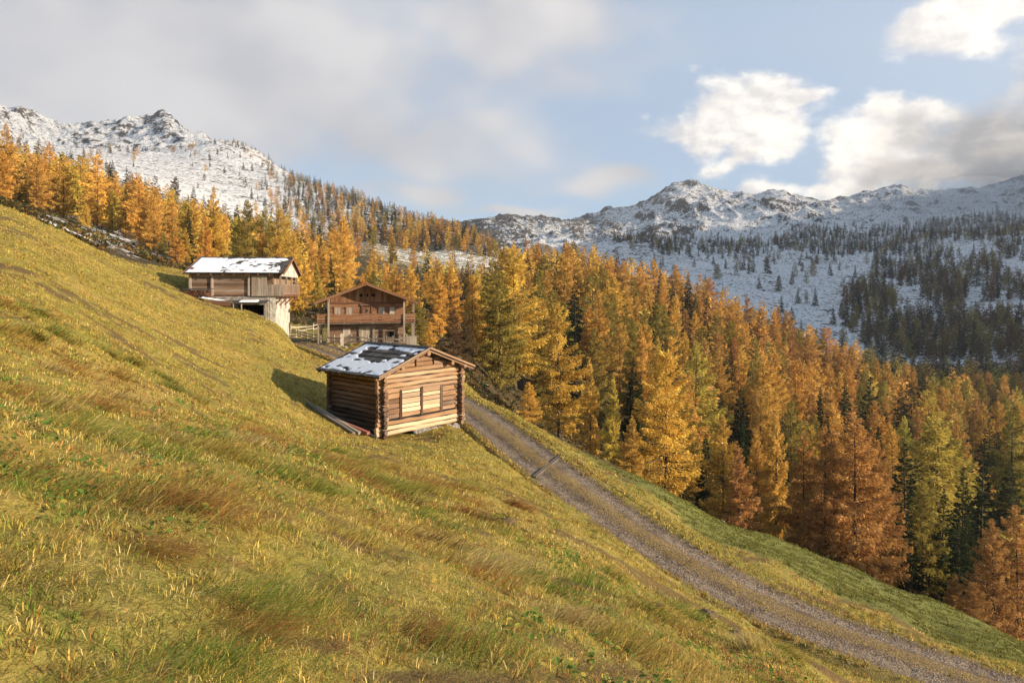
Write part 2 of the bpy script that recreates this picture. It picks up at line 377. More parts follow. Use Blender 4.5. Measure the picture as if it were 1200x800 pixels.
class MB:
    """Collects timber, boards and blocks into one mesh; every piece has its own tone and its own grain."""
    def __init__(self, seed=0):
        self.v = []; self.f = []; self.tone = []; self.g = []; self.r = random.Random(seed)
    def _add(self, P, F, tone, ax, jit):
        b = len(self.v); off = Vector((self.r.random() * 50, self.r.random() * 50, self.r.random() * 50))
        ax = ax.normalized()
        o1 = ax.orthogonal().normalized(); o2 = ax.cross(o1)
        for p in P:
            p = Vector(p)
            if jit: p = p + Vector([self.r.uniform(-jit, jit) for _ in range(3)])
            self.v.append(p); self.tone.append(tone)
            self.g.append(off + Vector((p.dot(ax) * 0.10, p.dot(o1), p.dot(o2))))
        self.f += [tuple(b + i for i in q) for q in F]
    def box(self, c, s, tone=.5, rot=None, jit=0.0, grain=None):
        x, y, z = (k / 2 for k in s); c = Vector(c)
        M = rot if rot is not None else Matrix.Identity(3)
        P = [c + M @ Vector((a * x, b * y, d * z)) for d in (-1, 1) for a, b in ((-1, -1), (1, -1), (1, 1), (-1, 1))]
        F = [(3, 2, 1, 0), (4, 5, 6, 7), (0, 1, 5, 4), (1, 2, 6, 5), (2, 3, 7, 6), (3, 0, 4, 7)]
        k = max(range(3), key=lambda i: s[i]) if grain is None else grain
        self._add(P, F, tone, M @ Vector([1 if i == k else 0 for i in range(3)]), jit)
    def bar(self, a, b, w, h, tone=.5, up=(0, 0, 1), jit=0.0):
        a, b = Vector(a), Vector(b); d = (b - a); L = d.length; d.normalize()
        s = d.cross(Vector(up)).normalized(); u = s.cross(d)
        self.box((a + b) / 2, (L, w, h), tone, Matrix((d, s, u)).transposed(), jit, 0)
    def log(self, a, b, r, tone=.5, n=8, r2=None, seg=4, wob=.012, caps=True):
        a, b = Vector(a), Vector(b); d = b - a; r2 = r if r2 is None else r2
        dn = d.normalized(); s = dn.orthogonal().normalized(); u = dn.cross(s)
        P = []; ph = self.r.random() * 6
        for k in range(seg + 1):
            t = k / seg; c = a + d * t + s * self.r.uniform(-wob, wob) + u * self.r.uniform(-wob, wob); rr = r + (r2 - r) * t
            for i in range(n):
                q = ph + 2 * math.pi * i / n; e = rr * self.r.uniform(.93, 1.06)
                P.append(c + s * math.cos(q) * e + u * math.sin(q) * e)
        F = [(k * n + i, k * n + (i + 1) % n, (k + 1) * n + (i + 1) % n, (k + 1) * n + i) for k in range(seg) for i in range(n)]
        if caps: F += [tuple(reversed(range(n))), tuple(range(seg * n, seg * n + n))]
        self._add(P, F, tone, d, 0)
    def poly(self, P, F, tone=.5, ax=(1, 0, 0)): self._add(P, F, tone, Vector(ax), 0)
    def prism(self, P, n, tone=.5, ax=(1, 0, 0)):
        """A flat outline P given thickness n (a vector)."""
        k = len(P); n = Vector(n); Q = [Vector(p) for p in P] + [Vector(p) + n for p in P]
        F = [tuple(reversed(range(k))), tuple(range(k, 2 * k))] + [(i, (i + 1) % k, (i + 1) % k + k, i + k) for i in range(k)]
        self._add(Q, F, tone, Vector(ax), 0)
    def holed(self, o, ux, uz, nrm, W, H, holes, t, tone=.5, course=None, jit=0.0, spread=.12):
        """A wall W x H from corner o with rectangular holes (x0,x1,z0,z1), thickness t along nrm, in blocks or boards."""
        o, ux, uz, nrm = Vector(o), Vector(ux), Vector(uz), Vector(nrm)
        xs = sorted({0, W, *[h[0] for h in holes], *[h[1] for h in holes]}); zs = sorted({0, H, *[h[2] for h in holes], *[h[3] for h in holes]})
        M = Matrix((ux, nrm, uz)).transposed()
        for i in range(len(xs) - 1):
            for j in range(len(zs) - 1):
                x0, x1, z0, z1 = xs[i], xs[i + 1], zs[j], zs[j + 1]
                if any(h[0] <= x0 and x1 <= h[1] and h[2] <= z0 and z1 <= h[3] for h in holes): continue
                n = 1 if not course else max(1, round((z1 - z0) / course))
                for k in range(n):
                    a, b = z0 + (z1 - z0) * k / n, z0 + (z1 - z0) * (k + 1) / n
                    tn = tone + self.r.uniform(-spread, spread)
                    e = self.r.uniform(0, .018) if course else 0
                    self.box(o + ux * (x0 + x1) / 2 + uz * (a + b) / 2 + nrm * (t / 2 - e), (x1 - x0 + .004, t, b - a - (.006 if course else 0)), tn, M, jit, 0)
    def build(self, name, mat, parent=None, smooth=False, label=None):
        me = bpy.data.meshes.new(name); me.from_pydata([tuple(p) for p in self.v], [], self.f)
        a = me.attributes.new("tone", 'FLOAT', 'POINT'); a.data.foreach_set("value", np.array(self.tone, np.float32))
        g = me.attributes.new("grain", 'FLOAT_VECTOR', 'POINT'); g.data.foreach_set("vector", np.array([tuple(p) for p in self.g], np.float32).ravel())
        me.materials.append(mat); me.update()
        if smooth: me.polygons.foreach_set("use_smooth", np.ones(len(me.polygons), bool))
        o = link(name, me, parent)
        if label: o["label"] = label
        return o

# ------------------------------------------------------------------ materials
M = {}
def new_mat(name):
    m = bpy.data.materials.new(name); m.use_nodes = True
    t = NT(m.node_tree); t.n.clear()
    out = t.new('ShaderNodeOutputMaterial'); b = t.new('ShaderNodeBsdfPrincipled')
    t.l.new(b.outputs[0], out.inputs[0]); b.inputs['Roughness'].default_value = 0.85
    b.inputs['Specular IOR Level'].default_value = 0.25
    M[name] = m
    return t, b, out
def attr(t, name, out='Fac'):
    return t.new('ShaderNodeAttribute', attribute_name=name).outputs[out]

def wood(name, stops, grey=.35, weather=(.20, .17, .145)):
    t, b, _ = new_mat(name)
    g = attr(t, 'grain', 'Vector'); tone = attr(t, 'tone')
    n1 = t.noise(g, 9, 6, .65, .6); n2 = t.noise(g, 45, 5, .7); n3 = t.noise(g, 2.2, 3, .5)
    f = t.math('ADD', t.math('ADD', tone, t.math('MULTIPLY', t.math('SUBTRACT', n1, .5), .75)), t.math('MULTIPLY', t.math('SUBTRACT', n3, .5), .5))
    cr = t.new('ShaderNodeValToRGB'); t.l.new(f, cr.inputs[0])
    e = cr.color_ramp; e.elements[0].position = stops[0][0]; e.elements[0].color = (*stops[0][1], 1)
    e.elements[1].position = stops[-1][0]; e.elements[1].color = (*stops[-1][1], 1)
    for p, c in stops[1:-1]:
        k = e.elements.new(p); k.color = (*c, 1)
    c = t.mix(t.math('MULTIPLY', t.ramp(n3, .45, .7), grey), cr.outputs[0], weather)
    c = t.mix(t.ramp(n2, .62, .74), c, (.025, .018, .012))          # cracks and knots
    t.l.new(c, b.inputs['Base Color'])
    t.l.new(t.bump(t.math('ADD', n1, t.math('MULTIPLY', n2, .5)), .7, .02), b.inputs['Normal'])
wood('log_wood', [(0.0, (.040, .024, .016)), (.3, (.125, .068, .038)), (.6, (.29, .165, .082)), (1.0, (.56, .43, .27))], .42)
wood('brown_wood', [(0.0, (.045, .022, .012)), (.35, (.15, .066, .032)), (.65, (.28, .14, .068)), (1.0, (.50, .34, .20))], .25)
wood('grey_wood', [(0.0, (.05, .040, .032)), (.35, (.13, .105, .082)), (.65, (.27, .215, .16)), (1.0, (.50, .43, .34))], .4, (.26, .24, .22))
wood('stone_wood', [(0.0, (.05, .032, .022)), (.35, (.16, .095, .058)), (.65, (.29, .20, .135)), (1.0, (.48, .38, .28))], .45, (.27, .235, .20))
wood('shingle', [(0.0, (.018, .017, .017)), (.4, (.05, .045, .042)), (.7, (.10, .085, .072)), (1.0, (.17, .14, .11))], .4, (.12, .115, .11))

def mat_simple(name, c, rough=.85, nscale=0, c2=None):
    t, b, _ = new_mat(name)
    b.inputs['Roughness'].default_value = rough
    if nscale:
        tc = t.new('ShaderNodeTexCoord').outputs['Object']
        n = t.noise(tc, nscale, 6, .6)
        t.l.new(t.mix(t.ramp(n, .35, .68), c, c2), b.inputs['Base Color'])
        t.l.new(t.bump(n, .5, .04), b.inputs['Normal'])
    else: b.inputs['Base Color'].default_value = (*c, 1)
mat_simple('dark_inside', (.012, .010, .009))  # near-black colour stands in for the dark of unlit interiors
mat_simple('stone', (.32, .29, .25), .9, 2.6, (.13, .12, .11))
mat_simple('iron', (.05, .04, .035), .6, 14, (.10, .06, .04))
mat_simple('glass', (.03, .035, .04), .15)
mat_simple('red_plank', (.33, .10, .07), .8, 12, (.20, .09, .07))
mat_simple('pale_paint', (.62, .55, .44), .8, 9, (.36, .29, .21))
mat_simple('bark', (.10, .075, .055), .95, 7, (.04, .03, .024))
def plaster():
    t, b, _ = new_mat('plaster')
    tc = t.new('ShaderNodeTexCoord').outputs['Object']
    n = t.noise(tc, 1.4, 7, .65); n2 = t.noise(tc, 7, 5, .6)
    vo = t.new('ShaderNodeTexVoronoi', feature='DISTANCE_TO_EDGE'); t.put(vo.inputs['Vector'], tc); vo.inputs['Scale'].default_value = 2.6
    stone = t.mix(t.ramp(vo.outputs[0], .02, .09), (.42, .38, .32), t.mix(n2, (.16, .145, .125), (.38, .34, .29)))
    c = t.mix(t.ramp(n, .46, .60), t.mix(n2, (.38, .345, .29), (.54, .50, .43)), stone)
    t.l.new(c, b.inputs['Base Color']); t.l.new(t.bump(t.math('ADD', n2, t.math('MULTIPLY', vo.outputs[0], 1.5)), .8, .05), b.inputs['Normal'])
plaster()
def snow():
    t, b, _ = new_mat('snow')
    tc = t.new('ShaderNodeTexCoord').outputs['Object']
    n = t.noise(tc, 6, 5, .6)
    t.l.new(t.mix(n, (.72, .74, .78), (.84, .85, .87)), b.inputs['Base Color']); b.inputs['Roughness'].default_value = .6
    b.inputs['Subsurface Weight'].default_value = 0
    t.l.new(t.bump(n, .4, .03), b.inputs['Normal'])
snow()

def ground_mat():
    t, b, _ = new_mat('ground')
    geo = t.new('ShaderNodeNewGeometry'); pos = geo.outputs['Position']
    sep = t.new('ShaderNodeSeparateXYZ'); t.l.new(geo.outputs['Normal'], sep.inputs[0]); nz = sep.outputs[2]
    grass = attr(t, 'grass'); sn = attr(t, 'snow'); lawn_shade = attr(t, 'lawn_shade'); bar = attr(t, 'bare'); rk = attr(t, 'rock')
    n5 = t.noise(pos, .22, 5, .6); n1 = t.noise(pos, 1.1, 6, .62); n0 = t.noise(pos, 7, 5, .65); nf = t.noise(pos, 40, 4, .7)
    # the meadow: golden olive with green, rust and bare patches, combed down the slope
    comb = t.new('ShaderNodeMapping'); t.l.new(pos, comb.inputs['Vector'])
    comb.inputs['Rotation'].default_value = (0, 0, R(32)); comb.inputs['Scale'].default_value = (.35, 1.6, 1)
    nc = t.noise(comb.outputs[0], 2.2, 6, .68)
    g1 = t.mix(t.ramp(n1, .3, .7), (.30, .225, .050), (.20, .185, .042))
    g2 = t.mix(t.ramp(n5, .46, .66), g1, (.34, .235, .062))
    g3 = t.mix(t.math('MULTIPLY', t.ramp(nc, .52, .68), .75), g2, (.15, .088, .030))
    g4 = t.mix(t.math('MULTIPLY', t.ramp(n0, .55, .75), .6), g3, (.42, .33, .115))
    bare = t.math('MULTIPLY', t.ramp(t.noise(pos, .75, 4, .6), .62, .70), .7)
    g4 = t.mix(bare, g4, (.10, .062, .026))
    g5 = t.mix(t.math('MULTIPLY', t.ramp(nf, .5, .7), .5), g4, (.10, .085, .022))
    g5 = t.mix(t.math('MULTIPLY', bar, .85), g5, t.mix(n0, (.060, .038, .020), (.17, .105, .045)))
    g5 = t.mix(t.math('MULTIPLY', lawn_shade, .9), g5, t.mix(n0, (.085, .100, .026), (.19, .185, .050)))  # green of the lower field, its grazing-sun darkness put into the colour
    # woodland floor
    f1 = t.mix(t.ramp(n1, .35, .65), (.035, .026, .016), (.095, .064, .028))
    f2 = t.mix(t.ramp(n0, .5, .75), f1, (.06, .062, .024))
    c = t.mix(grass, f2, g5)
    # rock and low scrub
    r0 = t.noise(pos, .035, 6, .68); r1 = t.noise(pos, .13, 6, .7); r2 = t.noise(pos, .02, 5, .6)
    rc = t.mix(t.ramp(r1, .3, .7), (.040, .034, .029), (.13, .108, .088))
    c = t.mix(rk, c, rc)
    # snow: lies thick where the attribute says so, thin on the steep
    nn = t.math('ADD', t.math('MULTIPLY', r0, .34), t.math('ADD', t.math('MULTIPLY', r1, .40), t.math('MULTIPLY', n5, .26)))
    nl = t.math('ADD', t.math('MULTIPLY', n1, .45), t.math('ADD', t.math('MULTIPLY', n5, .35), t.math('MULTIPLY', n0, .2)))
    ns = t.mix(rk, nl, nn)
    steep = t.math('MULTIPLY', t.math('MULTIPLY', t.ramp(nz, .90, .62), .34), rk)
    cover = t.math('SUBTRACT', t.math('ADD', sn, t.math('MULTIPLY', t.math('SUBTRACT', ns, .5), t.ramp(rk, 0, 1, 2.3, 3.3, False))), steep)
    sh = t.noise(pos, .30, 2, .5); sh2 = t.noise(pos, .012, 3, .6)
    scrub = t.math('MULTIPLY', t.math('MULTIPLY', t.ramp(sh, .54, .61), t.ramp(sh2, .35, .6, .35, 1.0)), rk)     # dwarf shrubs standing out of the snow
    mask = t.math('MULTIPLY', t.ramp(cover, .44, .56), t.math('SUBTRACT', 1.0, t.math('MULTIPLY', scrub, .85)))
    sc1 = t.mix(r1, (.70, .68, .655), (.81, .80, .775))
    c = t.mix(mask, c, sc1)
    t.l.new(c, b.inputs['Base Color'])
    h = t.math('ADD', t.math('MULTIPLY', n0, .12), t.math('ADD', t.math('MULTIPLY', nf, .035), t.math('MULTIPLY', mask, .06)))
    bm = t.new('ShaderNodeBump'); bm.inputs['Strength'].default_value = .8; bm.inputs['Distance'].default_value = 1.0; t.put(bm.inputs['Height'], h)
    bm2 = t.new('ShaderNodeBump'); bm2.inputs['Strength'].default_value = .8; bm2.inputs['Distance'].default_value = 9.0
    t.put(bm2.inputs['Height'], t.math('MULTIPLY', t.math('ADD', r0, t.math('MULTIPLY', r1, .6)), rk)); t.l.new(bm.outputs[0], bm2.inputs['Normal'])
    t.l.new(bm2.outputs[0], b.inputs['Normal'])
    b.inputs['Roughness'].default_value = .9; b.inputs['Specular IOR Level'].default_value = .1
ground_mat()
def road_mat():
    t, b, _ = new_mat('road')
    pos = t.new('ShaderNodeNewGeometry').outputs['Position']
    lat = attr(t, 'lat'); n = t.noise(pos, 18, 6, .7); nb = t.noise(pos, 1.2, 5, .6); ng = t.noise(pos, 60, 3, .7)
    ns = t.noise(pos, 4.5, 5, .65)
    vo = t.new('ShaderNodeTexVoronoi'); t.put(vo.inputs['Vector'], pos); vo.inputs['Scale'].default_value = 16
    vs = t.new('ShaderNodeSeparateColor'); t.l.new(vo.outputs['Color'], vs.inputs[0])
    grav = t.mix(t.ramp(n, .40, .62), (.125, .088, .058), (.345, .252, .165))
    grav = t.mix(t.math('MULTIPLY', t.ramp(vs.outputs[0], .55, .95), t.ramp(vo.outputs['Distance'], .5, .2)), grav, (.47, .37, .265))
    grav = t.mix(t.math('MULTIPLY', t.ramp(vs.outputs[1], .6, .95), .7), grav, (.07, .052, .04))
    grav = t.mix(t.math('MULTIPLY', t.ramp(nb, .42, .62), .65), grav, (.105, .070, .045))
    mid = t.mix(t.ramp(n, .35, .65), (.13, .085, .035), (.36, .25, .08))
    jit = t.math('ADD', t.math('MULTIPLY', t.math('SUBTRACT', nb, .5), .7), t.math('MULTIPLY', t.math('SUBTRACT', ns, .5), .7))
    la = t.math('ADD', t.math('ABSOLUTE', t.math('ADD', lat, .05)), jit)
    f = t.math('MULTIPLY', t.math('MULTIPLY', t.ramp(la, .46, .32), t.ramp(ns, .38, .56, .35, 1.0)), .82)
    c = t.mix(f, grav, mid)
    rut = t.ramp(t.math('ABSOLUTE', t.math('SUBTRACT', t.math('ABSOLUTE', lat), .78)), .28, .05)
    c = t.mix(t.math('MULTIPLY', t.math('MULTIPLY', rut, t.ramp(ns, .40, .60)), .35), c, (.43, .35, .27))
    e = t.ramp(t.math('ADD', t.math('ABSOLUTE', lat), jit), 1.12, 1.4)
    c = t.mix(e, c, (.24, .18, .05))
    t.l.new(c, b.inputs['Base Color'])
    t.l.new(t.bump(t.math('ADD', t.math('ADD', n, ng), t.math('MULTIPLY', vo.outputs['Distance'], -1.2)), 1.0, .05), b.inputs['Normal']); b.inputs['Roughness'].default_value = .95
road_mat()

# ------------------------------------------------------------------ ground sheet, split into its kinds of land
RIM = np.array([(-900,57),(0,57),(100,61),(200,69),(240,72),(300,80),(345,100),(480,95),(520,72),(540,66),(590,52),(640,42),(760,38),(800,45),(830,48),(900,50),(1000,51),(1100,50),(1200,48),(2000,46)], float)
PXV = CX + FPX * GX / np.maximum(DW, 0.5)
PXV = np.where(DW < 1, np.where(GX < 0, -900, 2000), PXV)
RIMV = np.interp(PXV, RIM[:, 0], RIM[:, 1])
wob = fbm(GX, GY, 6, 3, 77) * 3
GRASS = 1 - smooth(DW + wob, RIMV - 1, RIMV + 5)
PYV = HY - FPX * GZ / np.maximum(DW, .5)
def bump2(px, py, rx, ry): return np.exp(-((PXV - px) / rx) ** 2 - ((PYV - py) / ry) ** 2)
far = smooth(DW, 330, 620)
CLEAR = np.clip(bump2(500, 300, 90, 22) + bump2(570, 318, 40, 12), 0, 1) * smooth(DW, 350, 400) * (1 - smooth(DW, 460, 500))
GRASS = np.maximum(GRASS, 0.55 * np.clip(bump2(500, 300, 90, 22) + bump2(570, 318, 40, 12), 0, 1) * smooth(DW, 350, 400) * (1 - smooth(DW, 460, 500)))
SNOW = 0.24 * (1 - far) + 0.67 * far
SNOW += mtn * (.05 - .15 * smooth(rid, .10, .36) - .06 * smooth(rid2, .05, .3) - .17 * smooth(rib, .02, .30)) * smooth(DW, 700, 1500)
SNOW += 0.26 * np.clip(bump2(120, 272, 110, 34), 0, 1) * (1 - smooth(DW, 150, 240))
SNOW += .17 * CLEAR
SNOW -= 0.16 * smooth(PXV, 780, 950) * (1 - far)
SNOW -= 0.30 * bump2(520, 280, 110, 35) * far                                                  # wooded ridge
SNOW += 0.02 * smooth(PXV, 650, 760) * far
SNOW = SNOW * smooth(DW, RIMV, RIMV + 10)
SNOW -= 0.03 * np.exp(-((PXV - 190) / 45) ** 2 - ((PYV - 145) / 22) ** 2) * smooth(DW, 1200, 1500) * (.3 + 1.2 * (fbm(GX, GY, 120, 3, 71) > 0))  # rocky top
SNOW -= 0.09 * np.exp(-((PXV - 690) / 110) ** 2) * smooth(DW, 1500, 2200) + .05 * smooth(DW, 1500, 2200)
_side = smooth(GZ, 5, 70) * (PXV > 1260) * (DW > 150)
SNOW = SNOW * (1 - _side) + .68 * _side
ROCK = np.maximum(smooth(DW, 420, 700), _side)
LAWN_SHADE = np.zeros_like(GX); LAWN_SHADE[_m] = smooth(-_l + 1.2 * fbm(GX[_m], GY[_m], 2.2, 3, 15), 4.5, 5.3) * smooth(GX[_m], 1, 6)
LAWN_SHADE = np.where((GX >= 60) & (GY < 60) & (GY > 0), 1.0, LAWN_SHADE)
def bare_at(x, y):
    """Trodden and mouldering spots in the turf, more of them down towards the road and by the barn."""
    f = fbm(x * .8 + y * .3, y * 1.5 - x * .6, 1.5, 4, 500) + .35 * fbm(x, y, 7, 2, 501)
    return smooth(f, .26, .44)
BARE = bare_at(GX, GY) * (DW < 70)
def build_ground():
    nr, nc = GX.shape
    idx = np.arange(nr * nc).reshape(nr, nc)
    Q = np.stack([idx[:-1, :-1], idx[:-1, 1:], idx[1:, 1:], idx[1:, :-1]], -1).reshape(-1, 4)
    fd = DW[:-1, :-1].ravel(); fp = PXV[:-1, :-1].ravel(); fr = RIMV[:-1, :-1].ravel()
    reg = np.where(fd < fr + 2, 0, np.where(fd < 470, 1, np.where((fp < 596) & (fd < 2650), 2, np.where(fd < 1750, 3, 4))))
    P = np.stack([GX, GY, GZ], -1).reshape(-1, 3)
    info = [("meadow", "steep golden green meadow falling from the left down to the gravel road", "meadow"),
            ("forest_floor", "brown wooded hillside with patches of snow under the orange larches", "hillside"),
            ("mountain", "snowy mountain with a rocky pointed top above the left wood", "mountain"),
            ("mountain_slope", "shaded snowy slope dotted with dark trees across the valley", "mountain slope"),
            ("mountain_ridge", "long snow-covered rocky ridge closing the valley at the back", "mountain ridge")]
    for k, (nm, lb, ct) in enumerate(info):
        q = Q[reg == k]; u, inv = np.unique(q, return_inverse=True)
        me = mesh_np(nm, P[u], quads=inv.reshape(-1, 4), mats=(M['ground'],), smooth=True,
                     attrs={'grass': ('FLOAT', 'POINT', GRASS.ravel()[u]), 'snow': ('FLOAT', 'POINT', SNOW.ravel()[u]), 'rock': ('FLOAT', 'POINT', ROCK.ravel()[u]), 'lawn_shade': ('FLOAT', 'POINT', LAWN_SHADE.ravel()[u]), 'bare': ('FLOAT', 'POINT', BARE.ravel()[u])})
        tag(link(nm, me), lb, ct, kind='structure')
build_ground()

def build_road():
    lat = np.array([-2.05, -1.75, -1.5, -1.25, -1.0, -.75, -.5, -.25, 0, .25, .5, .75, 1.0, 1.25, 1.5, 1.75, 2.05])
    prof = np.array([-.40, -.10, .0, .0, -.035, -.05, -.02, .03, .05, .03, -.02, -.05, -.035, .0, .0, -.10, -.40]) + 0.02
    X = RC[:, None, 0] + RN[:, None, 0] * lat; Y = RC[:, None, 1] + RN[:, None, 1] * lat
    Z = RC[:, None, 2] + prof + fbm(X, Y, .7, 3, 5) * .025
    n, m = X.shape; idx = np.arange(n * m).reshape(n, m)
    Q = np.stack([idx[:-1, :-1], idx[1:, :-1], idx[1:, 1:], idx[:-1, 1:]], -1).reshape(-1, 4)[:, ::-1]
    me = mesh_np("gravel_road", np.stack([X, Y, Z], -1).reshape(-1, 3), quads=Q, mats=(M['road'],), smooth=True,
                 attrs={'lat': ('FLOAT', 'POINT', np.broadcast_to(lat, X.shape).ravel())})
    tag(link("gravel_road", me), "grey two-track gravel road with a grassy middle running down across the hillside", "road", kind='structure')
build_road()

# ------------------------------------------------------------------ buildings
def snow_patch(o, ux, uy, nrm, W, L, seed, thr=0.0, h=.06, cell=.10, name="snow_cover", parent=None, keep=None, edge=.12):
    """Melting snow on a roof slope: a thin layer with an irregular outline and holes."""
    nx, ny = int(W / cell) + 1, int(L / cell) + 1
    a, b = np.meshgrid(np.linspace(0, W, nx), np.linspace(0, L, ny), indexing='ij')
    m = fbm(a + seed * 13, b, .9, 4, seed) + .45 * fbm(a, b + seed * 7, .30, 2, seed + 3) - thr
    if keep is not None: m = m + keep(a / W, b / L)
    m = np.minimum(m, (np.minimum(np.minimum(a, W - a), np.minimum(b, L - b)) - edge) * 3)
    hh = np.where(m > 0, .012 + h * np.clip(m * 3.2, 0, 1) ** .6, -.02)
    P = np.array(o)[None, None] + a[..., None] * np.array(ux) + b[..., None] * np.array(uy) + hh[..., None] * np.array(nrm)
    idx = np.arange(nx * ny).reshape(nx, ny)
    Q = np.stack([idx[:-1, :-1], idx[1:, :-1], idx[1:, 1:], idx[:-1, 1:]], -1).reshape(-1, 4)
    on = (m > 0)
    k = (on[:-1, :-1] | on[1:, :-1] | on[1:, 1:] | on[:-1, 1:]).ravel()
    q = Q[k]; u, inv = np.unique(q, return_inverse=True)
    n = np.cross(np.array(ux), np.array(uy))
    inv = inv.reshape(-1, 4)
    if np.dot(n, nrm) < 0: inv = inv[:, ::-1]
    return link(name, mesh_np(name, P.reshape(-1, 3)[u], quads=inv, mats=(M['snow'],), smooth=True), parent)
def shingled(mb, o, ux, uy, nrm, W, L, rows, tone=.5, bw=.22):
    """Rows of board shingles lapping each other; o is the eave corner, ux along the eave, uy up the slope."""
    o, ux, uy, nrm = Vector(o), Vector(ux), Vector(uy), Vector(nrm)
    mb.box(o + ux * W / 2 + uy * L / 2 - nrm * .03, (W, L, .05), .25, Matrix((ux, uy, nrm)).transposed(), 0, 0)
    step = L / rows
    for r in range(rows):
        x = 0.0
        while x < W - .02:
            w = min(bw * mb.r.uniform(.6, 1.3), W - x)
            y0 = r * step - mb.r.uniform(0, .05) - (.03 if r == 0 else 0); y1 = min((r + 1) * step + .10, L)
            a, b = o + ux * (x + w / 2) + uy * y0 + nrm * .045, o + ux * (x + w / 2) + uy * y1 + nrm * .006
            mb.bar(a, b, w * .97, .022, tone + mb.r.uniform(-.22, .22), nrm)
            x += w

# ---- the log hut
def build_hut():
    W, D, H = 5.04, 4.0, 2.92
    rz = math.atan2(.753, .658)
    root = thing("log_hut", (-6.12, 32.0, -6.86), rz, "small log hut with a shingle roof half covered in snow, beside the gravel road", "hut")
    tanp = math.tan(R(20)); rr = random.Random(5)
    ridge = 2.99 + (W / 2) * tanp
    # front gable wall
    m = MB(11)
    step = .222
    for k in range(14):
        z = .11 + k * step
        if z > H: break
        pale = k < 3
        tone = (.84 if pale else .44) + rr.uniform(-.2, .16)
        if k >= 10: tone = .58 + rr.uniform(-.16, .16)
        if 3 <= k < 9:
            m.log((-.26, .0, z), (.34, .0, z), .110, .50 + rr.uniform(-.26, .2), wob=.012)
            m.log((W - .34, .0, z), (W + .26, .0, z), .110, .44 + rr.uniform(-.26, .2), wob=.012)
        else:
            m.log((-.28 - rr.uniform(0, .1), 0, z), (W + .26 + rr.uniform(0, .12), 0, z), .113, tone, seg=9, wob=.02)
    z = .11 + 13 * step
    while z < ridge - .2:
        hw = (ridge - z) / tanp - .16
        tone = .58 + rr.uniform(-.14, .12)
        gaps = [(1.95, 2.07), (3.12, 3.24)] if .11 + 13.5 * step < z < .11 + 15.5 * step else []
        xs = [W / 2 - hw] + [q for g in gaps for q in g] + [W / 2 + hw]
        for a, b in zip(xs[::2], xs[1::2]):
            if b > a: m.log((a, 0, z), (b, 0, z), .115, tone, wob=.008)
        z += step
    m.build("gable_wall", M['log_wood'], root)
    # near-black posts standing in for dark openings, and pale boarding of the middle
    for x in (1.10, 2.42, 3.74):
        p = MB(12 + int(x)); p.box((x, -.035, 1.42), (.15, .14, 1.38), .02, None, .006); p.build("wall_post", M['brown_wood'], root)
    q = MB(13)
    for a, b, tn in ((.30, 1.02, .50), (1.18, 2.34, .84), (2.50, 3.66, .80), (3.82, W - .30, .46)):
        zz = .76
        while zz < 2.08:
            h = rr.uniform(.19, .27); h = min(h, 2.10 - zz)
            q.box(((a + b) / 2, -.02 + rr.uniform(-.012, .012), zz + h / 2), (b - a, .10, h - .03), tn + rr.uniform(-.24, .2), None, .012)
            zz += h
    q.build("wall_boarding", M['log_wood'], root)
    # other walls
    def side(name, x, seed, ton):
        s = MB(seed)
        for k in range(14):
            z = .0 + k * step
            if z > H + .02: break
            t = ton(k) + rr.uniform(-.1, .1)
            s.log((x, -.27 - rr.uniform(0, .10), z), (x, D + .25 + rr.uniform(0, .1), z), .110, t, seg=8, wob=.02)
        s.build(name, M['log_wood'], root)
    side("side_wall", 0, 21, lambda k: .02 if k < 6 else (.20 if k < 9 else .34))  # this wall's shade is put into its tones, darkest in the lower logs
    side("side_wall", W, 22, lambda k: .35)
    b = MB(23)
    for k in range(14):
        z = .11 + k * step
        if z < H: b.log((-.26, D, z), (W + .26, D, z), .118, .32 + rr.uniform(-.1, .1))
    while z < ridge - .2:
        hw = (ridge - z) / tanp - .16; b.log((W / 2 - hw, D, z), (W / 2 + hw, D, z), .115, .35); z += step
    b.build("back_wall", M['log_wood'], root)
    # inside floor and foundation stones
    ck = MB(26); ck.box((W / 2, .0, 1.5), (W - .1, .09, 2.9), .0); ck.build("chinking", M['dark_inside'], root)
    for x in (0, W):
        ck = MB(27); ck.box((x, D / 2, 1.46), (.08, D - .1, 2.86), .0); ck.build("chinking", M['dark_inside'], root)
    f = MB(24); f.box((W / 2, D / 2, .2), (W - .3, D - .3, .1), .2); f.build("hut_floor", M['brown_wood'], root)
    # roof
    o, fo, bo = .62, .60, .45
    cs, sn = math.cos(R(20)), math.sin(R(20))
    L = (W / 2 + o) / cs
    ez = ridge + .10 - (W / 2 + o) * tanp
    roof = MB(31)
    shingled(roof, (-o, D + bo, ez), (0, -1, 0), (cs, 0, sn), (-sn, 0, cs), D + bo + fo, L, 7, .5)
    shingled(roof, (W + o, -fo, ez), (0, 1, 0), (-cs, 0, sn), (sn, 0, cs), D + bo + fo, L, 7, .42)
    ro = roof.build("roof", M['shingle'], root)
    e = MB(32)
    for s, x in ((1, -o), (-1, W + o)):
        # rafters show under the eaves and along the verge
        for k in range(9):
            y = -fo + .12 + k * (D + bo + fo - .24) / 8
            e.bar((x + s * .04, y, ez - .09), (W / 2, y, ridge + .01), .10, .12, .55 + rr.uniform(-.15, .2))
    e.build("rafters", M['log_wood'], ro)
    for y in (-fo - .02, D + bo + .02):
        for xa, xb, tn in ((-o, W / 2 - .01, .45), (W + o, W / 2 + .01, .58)):
            v = MB(33); v.bar((xa, y, ez + .02), (xb, y, ridge + .12), .03, .085, tn); v.build("verge_board", M['log_wood'], ro)
    g = MB(34)
